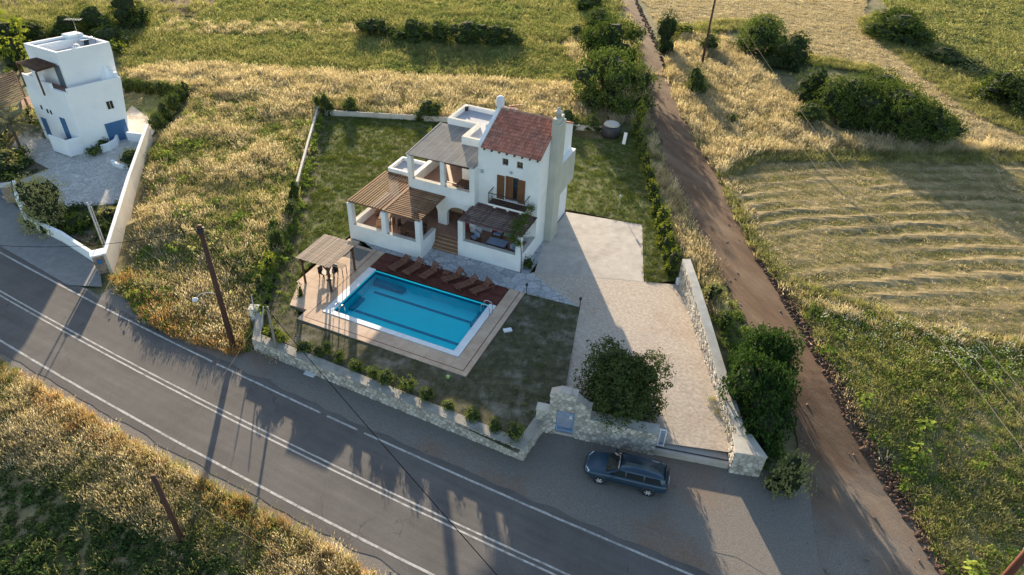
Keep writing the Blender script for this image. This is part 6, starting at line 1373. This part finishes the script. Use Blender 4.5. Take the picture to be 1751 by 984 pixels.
def scatter(name,pts,zoff,coll,dens,smin,smax,seed,nscale=.25,lo=.4,hi=.6,floor=.05,res=2.0,zf=None,squash=1.0):
    me=sheet_mesh(name,pts,zf or zt(zoff),m_field,res); o=bpy.data.objects.new(name,me); COL.objects.link(o); tag(o,kind='stuff')
    ng=bpy.data.node_groups.new(name,'GeometryNodeTree'); ng.interface.new_socket('Geometry',in_out='INPUT',socket_type='NodeSocketGeometry'); ng.interface.new_socket('Geometry',in_out='OUTPUT',socket_type='NodeSocketGeometry')
    n=ng.nodes; l=ng.links; gi=n.new('NodeGroupInput'); go=n.new('NodeGroupOutput')
    ps=n.new('GeometryNodeInputPosition'); t=n.new('ShaderNodeTexNoise'); t.inputs['Scale'].default_value=nscale; t.inputs['Detail'].default_value=3
    va=n.new('ShaderNodeVectorMath'); va.inputs[1].default_value=(seed*13.7,seed*3.1,0); l.new(ps.outputs[0],va.inputs[0]); l.new(va.outputs[0],t.inputs['Vector'])
    mr=n.new('ShaderNodeMapRange'); mr.inputs[1].default_value=lo; mr.inputs[2].default_value=hi; mr.inputs[3].default_value=floor; mr.inputs[4].default_value=1; l.new(t.outputs[0],mr.inputs[0])
    mu=n.new('ShaderNodeMath'); mu.operation='MULTIPLY'; mu.inputs[1].default_value=dens; l.new(mr.outputs[0],mu.inputs[0])
    d=n.new('GeometryNodeDistributePointsOnFaces'); d.inputs['Seed'].default_value=seed; l.new(gi.outputs[0],d.inputs['Mesh']); l.new(mu.outputs[0],d.inputs['Density'])
    ci=n.new('GeometryNodeCollectionInfo'); ci.inputs['Collection'].default_value=coll; ci.inputs['Separate Children'].default_value=True; ci.inputs['Reset Children'].default_value=True
    rv=n.new('FunctionNodeRandomValue'); rv.data_type='FLOAT_VECTOR'; rv.inputs[0].default_value=(-.12,-.12,0); rv.inputs[1].default_value=(.12,.12,6.283)
    rs=n.new('FunctionNodeRandomValue'); rs.data_type='FLOAT'; rs.inputs[2].default_value=smin; rs.inputs[3].default_value=smax
    ms=n.new('ShaderNodeMath'); ms.operation='MULTIPLY'; l.new(rs.outputs[1],ms.inputs[0])
    m2=n.new('ShaderNodeMapRange'); m2.inputs[1].default_value=lo-.1; m2.inputs[2].default_value=hi+.1; m2.inputs[3].default_value=.7; m2.inputs[4].default_value=1.15; l.new(t.outputs[0],m2.inputs[0]); l.new(m2.outputs[0],ms.inputs[1])
    cs=n.new('ShaderNodeCombineXYZ'); l.new(ms.outputs[0],cs.inputs[0]); l.new(ms.outputs[0],cs.inputs[1])
    mz=n.new('ShaderNodeMath'); mz.operation='MULTIPLY'; mz.inputs[1].default_value=squash; l.new(ms.outputs[0],mz.inputs[0]); l.new(mz.outputs[0],cs.inputs[2])
    ip=n.new('GeometryNodeInstanceOnPoints'); ip.inputs['Pick Instance'].default_value=True
    l.new(d.outputs['Points'],ip.inputs['Points']); l.new(ci.outputs[0],ip.inputs['Instance']); l.new(rv.outputs[0],ip.inputs['Rotation']); l.new(cs.outputs[0],ip.inputs['Scale'])
    l.new(ip.outputs[0],go.inputs[0])
    md=o.modifiers.new('scatter','NODES'); md.node_group=ng
    return o
z0=lambda x,y:.0
scatter('tall_dry_grass',MID,.0,K['tall'],7,.5,1.0,1,.13,.46,.58,.04)
scatter('half_dry_grass',MID,.0,K['olive'],7,.5,1.0,2,.2,.36,.56,.4)
scatter('weeds',MID,.0,K['weed'],5,.6,1.5,3,.12,.46,.56,.06)
scatter('weeds',MID,.0,K['weed'],.22,1.5,2.6,133,.4,.4,.6,.3)
scatter('weeds',MID,.0,K['scrub'],.18,1.3,2.4,134,.4,.4,.6,.3)
scatter('short_dry_grass',MID,.0,K['short'],5,.7,1.5,135,.3,.4,.6,.3)
scatter('weeds',GREEN8,.0,K['weed'],.14,1.4,2.4,136,.3,.45,.6,.1)
scatter('weeds',STRIP,.0,K['weed'],.5,.8,1.5,139,.2,.5,.62,.1)
scatter('weeds',G((200,475),(240,545),(300,570),(330,480),(250,420),(235,450)),.0,K['weed'],4.0,.7,1.6,33,.3,.4,.6,.2)
scatter('weeds',G((420,600),(436,590),(478,440),(512,310),(500,310),(450,420),(400,520)),.0,K['weed'],4.5,.7,1.8,34,.3,.4,.6,.2)
scatter('tall_dry_grass',STRIP,.0,K['tall'],8,.6,1.1,4,.3,.34,.56,.25)
scatter('half_dry_grass',STRIP,.0,K['olive'],5,.6,1.1,5,.3,.40,.58,.25)
scatter('half_dry_grass',GREEN3,.0,K['olive'],3.6,.8,1.4,6,.1,.42,.6,.25)
scatter('weeds',GREEN3,.0,K['lime'],5,.8,1.6,7,.12,.40,.58,.35)
scatter('tall_dry_grass',G((250,62),(620,62),(620,48),(300,38)),.0,K['tall'],2.5,.7,1.1,8,.3,.42,.6,.1)
scatter('weeds',GREEN4,.0,K['lime'],4.5,.9,1.8,9,.12,.36,.6,.4)
scatter('weeds',GREEN7,.0,K['lime'],2.6,.9,1.8,109,.15,.42,.6,.25)
scatter('half_dry_grass',GREEN4,.0,K['olive'],2.2,.8,1.5,10,.1,.42,.6,.2)
scatter('half_dry_grass',OLIVE5,.0,K['olive'],2.6,.8,1.4,11,.12,.42,.58,.25)
scatter('tall_dry_grass',GOLD6,.0,K['tall'],7,.6,1.15,12,.22,.38,.58,.2)
scatter('half_dry_grass',GOLD6,.0,K['olive'],4.5,.6,1.1,13,.2,.42,.6,.15)
scatter('weeds',GREEN7,.0,K['scrub'],2.8,.9,1.9,14,.14,.36,.58,.35)
scatter('half_dry_grass',GREEN7,.0,K['olive'],2.0,.8,1.5,15,.12,.42,.6,.2)
scatter('weeds',GREEN8,.0,K['weed'],5.5,.5,1.2,16,.16,.42,.58,.2)
scatter('half_dry_grass',GREEN8,.0,K['olive'],9,.45,.95,17,.18,.40,.58,.35)
scatter('short_dry_grass',GREEN8,.0,K['short'],7,.6,1.2,117,.2,.42,.6,.3)
scatter('flowering_weeds',G((1380,530),(1400,560),(1560,640),(1800,680),(1800,600),(1560,560),(1420,525)),.0,K['flower'],3.6,.7,1.3,18,.2,.4,.58,.2)
scatter('tall_dry_grass',G((1335,480),(1400,522),(1560,558),(1800,592),(1800,615),(1560,580),(1400,545),(1345,505)),.0,K['tall'],4,.5,.9,19,.3,.38,.58,.25)
scatter('half_dry_grass',G((1345,500),(1370,510),(1440,640),(1520,760),(1600,880),(1660,990),(1620,990),(1540,850),(1460,720),(1400,600)),.0,K['short'],7,.7,1.4,20,.4,.4,.6,.2)
scatter('hay',HAY2,.10,K['hay'],5,.5,1.2,21,.5,.46,.6,.15)
scatter('stubble',HAY2,.08,K['stubble'],12,.5,1.2,211,.4,.42,.6,.3)
scatter('hay',HAY1,.1,K['hay'],11,.7,1.4,22,.5,.42,.6,.3)
VG=G((-60,585),(60,652),(250,772),(420,862),(620,965),(670,1020),(470,1020),(340,955),(190,890),(60,820),(-60,770)); VD=G((-60,735),(60,790),(190,865),(340,935),(500,1020),(-60,1020))
VR=G((-60,585),(60,652),(250,772),(420,862),(620,965),(690,1020),(560,1020),(400,900),(230,805),(60,700),(-60,640))
scatter('tall_dry_grass',VG,.0,K['tall'],9,.35,.8,23,.14,.42,.56,.12)
scatter('tan_grass',VR,.0,K['tan'],9,.35,.75,231,.25,.36,.56,.2)
scatter('half_dry_grass',VG,.0,K['olive'],9,.45,.9,24,.16,.38,.56,.35)
scatter('weeds',VG,.0,K['weed'],3.5,.4,.95,232,.16,.44,.58,.12)
scatter('dark_weeds',VD,.0,K['dark'],12,.4,.95,233,.25,.35,.55,.4)
scatter('half_dry_grass',VD,.0,K['olive'],1.2,.6,1.1,234,.2,.45,.6,.1)
scatter('tan_grass',G((190,478),(235,470),(300,520),(400,560),(432,560),(432,602),(400,610),(300,580),(240,545)),.0,K['tan'],8,.4,.9,235,.3,.38,.56,.2)
scatter('short_dry_grass',[road_pt(s,d) for s,d in ((-20,-7.5),(20,-7.5),(46,-7.6),(46,-9.5),(20,-9.5),(-20,-9.5))],.0,K['short'],7,.7,1.4,25,.5,.42,.58,.1)
scatter('short_dry_grass',[road_pt(s,d) for s,d in ((-6,1.6),(10,2.0),(10,4.5),(-6,4.5))],.0,K['short'],9,.7,1.6,27,.5,.42,.58,.15)
scatter('tall_dry_grass',[road_pt(s,d) for s,d in ((-5,2.8),(9,3.2),(9,5.5),(-5,5.5))],.0,K['tall'],5,.5,.9,28,.4,.4,.56,.2)
RWEED=G((1088,205),(1112,202),(1143,300),(1193,400),(1240,495),(1240,560),(1210,530),(1185,470),(1158,410),(1122,310))
scatter('tall_dry_grass',RWEED,.0,K['tall'],6,.5,.95,29,.4,.36,.56,.25)
scatter('weeds',RWEED,.0,K['weed'],3,.5,1.0,30,.4,.42,.58,.15)
scatter('short_dry_grass',G((1108,130),(1140,130),(1168,200),(1218,280),(1262,360),(1300,440),(1345,505),(1355,495),(1318,440),(1280,360),(1235,285),(1185,200),(1150,120)),.05,K['short'],8,.8,1.8,31,.4,.38,.58,.25)
NORTH=G((-80,-30),(1040,-30),(1095,60),(1105,205),(1040,222),(560,192),(540,190),(330,160),(215,140),(190,60),(40,60),(-80,150))
scatter('half_dry_grass',NORTH,.0,K['olive'],1.6,.8,1.5,118,.2,.4,.6,.25)
scatter('tall_dry_grass',G((960,70),(1060,60),(1098,130),(1105,205),(1040,222),(560,192),(560,184),(960,196),(1000,150)),.0,K['tall'],5,.6,1.2,119,.25,.4,.58,.2)
scatter('weeds',G((1470,50),(1500,30),(1580,70),(1680,120),(1760,190),(1800,250),(1660,185),(1560,110)),.0,K['scrub'],4,.7,1.5,120,.25,.38,.58,.3)
scatter('half_dry_grass',G((1460,40),(1500,20),(1580,70),(1680,120),(1780,190),(1800,260),(1650,190),(1550,112)),.0,K['olive'],5,.6,1.2,121,.25,.38,.58,.3)
scatter('short_dry_grass',G((1225,300),(1290,258),(1830,262),(1830,285),(1300,276),(1240,310),(1290,400),(1345,478),(1560,548),(1560,562),(1335,492),(1270,400)),.03,K['olive'],7,.5,1.1,122,.3,.36,.56,.3)
scatter('short_dry_grass',G((1120,75),(1200,38),(1300,36),(1372,96),(1500,116),(1600,186),(1642,246),(1625,250),(1585,198),(1495,128),(1362,108),(1290,50),(1200,58)),.03,K['olive'],7,.6,1.2,123,.3,.36,.56,.3)
scatter('weeds',G((1172,470),(1200,470),(1255,520),(1310,640),(1350,760),(1330,840),(1300,800),(1225,560)),.0,K['weed'],5,.6,1.2,125,.4,.36,.56,.3)
scatter('weeds',G((430,565),(450,560),(484,470),(522,330),(552,200),(540,196),(505,330),(465,465)),.0,K['weed'],5,.7,1.5,126,.3,.38,.56,.3,0,zf=lambda x,y:.0)
scatter('turf',LAWN,0,K['turf'],22,.7,1.5,40,.35,.38,.6,.35,0,zf=lambda x,y:.004)
scatter('turf',FLAWN,0,K['turf'],9,.6,1.3,41,.5,.48,.62,.03,0,zf=lambda x,y:.009)
scatter('weeds',BEDL,0,K['weed'],2.0,.4,.9,42,.4,.45,.6,.1,0,zf=lambda x,y:.01)
scatter('half_dry_grass',BACKYARD,.0,K['short'],4,.6,1.1,43,.3,.4,.6,.2)
scatter('weeds',G((120,356),(212,348),(178,425),(50,376),(40,355)),.06,K['dark'],5,.6,1.3,44,.4,.38,.58,.35)
scatter('weeds',G((-40,300),(-10,255),(30,264),(78,290),(22,312),(0,318)),.06,K['dark'],2.5,.5,1.0,45,.4,.4,.6,.2)
scatter('weeds',[hw(12.6,-3.0).xy]+G((1200,690),(1212,680),(1240,720),(1246,748),(1230,745)),.0,K['olive'],7,.25,.5,46,.6,.35,.55,.3,0,zf=lambda x,y:zdrive(x,y)+.005)
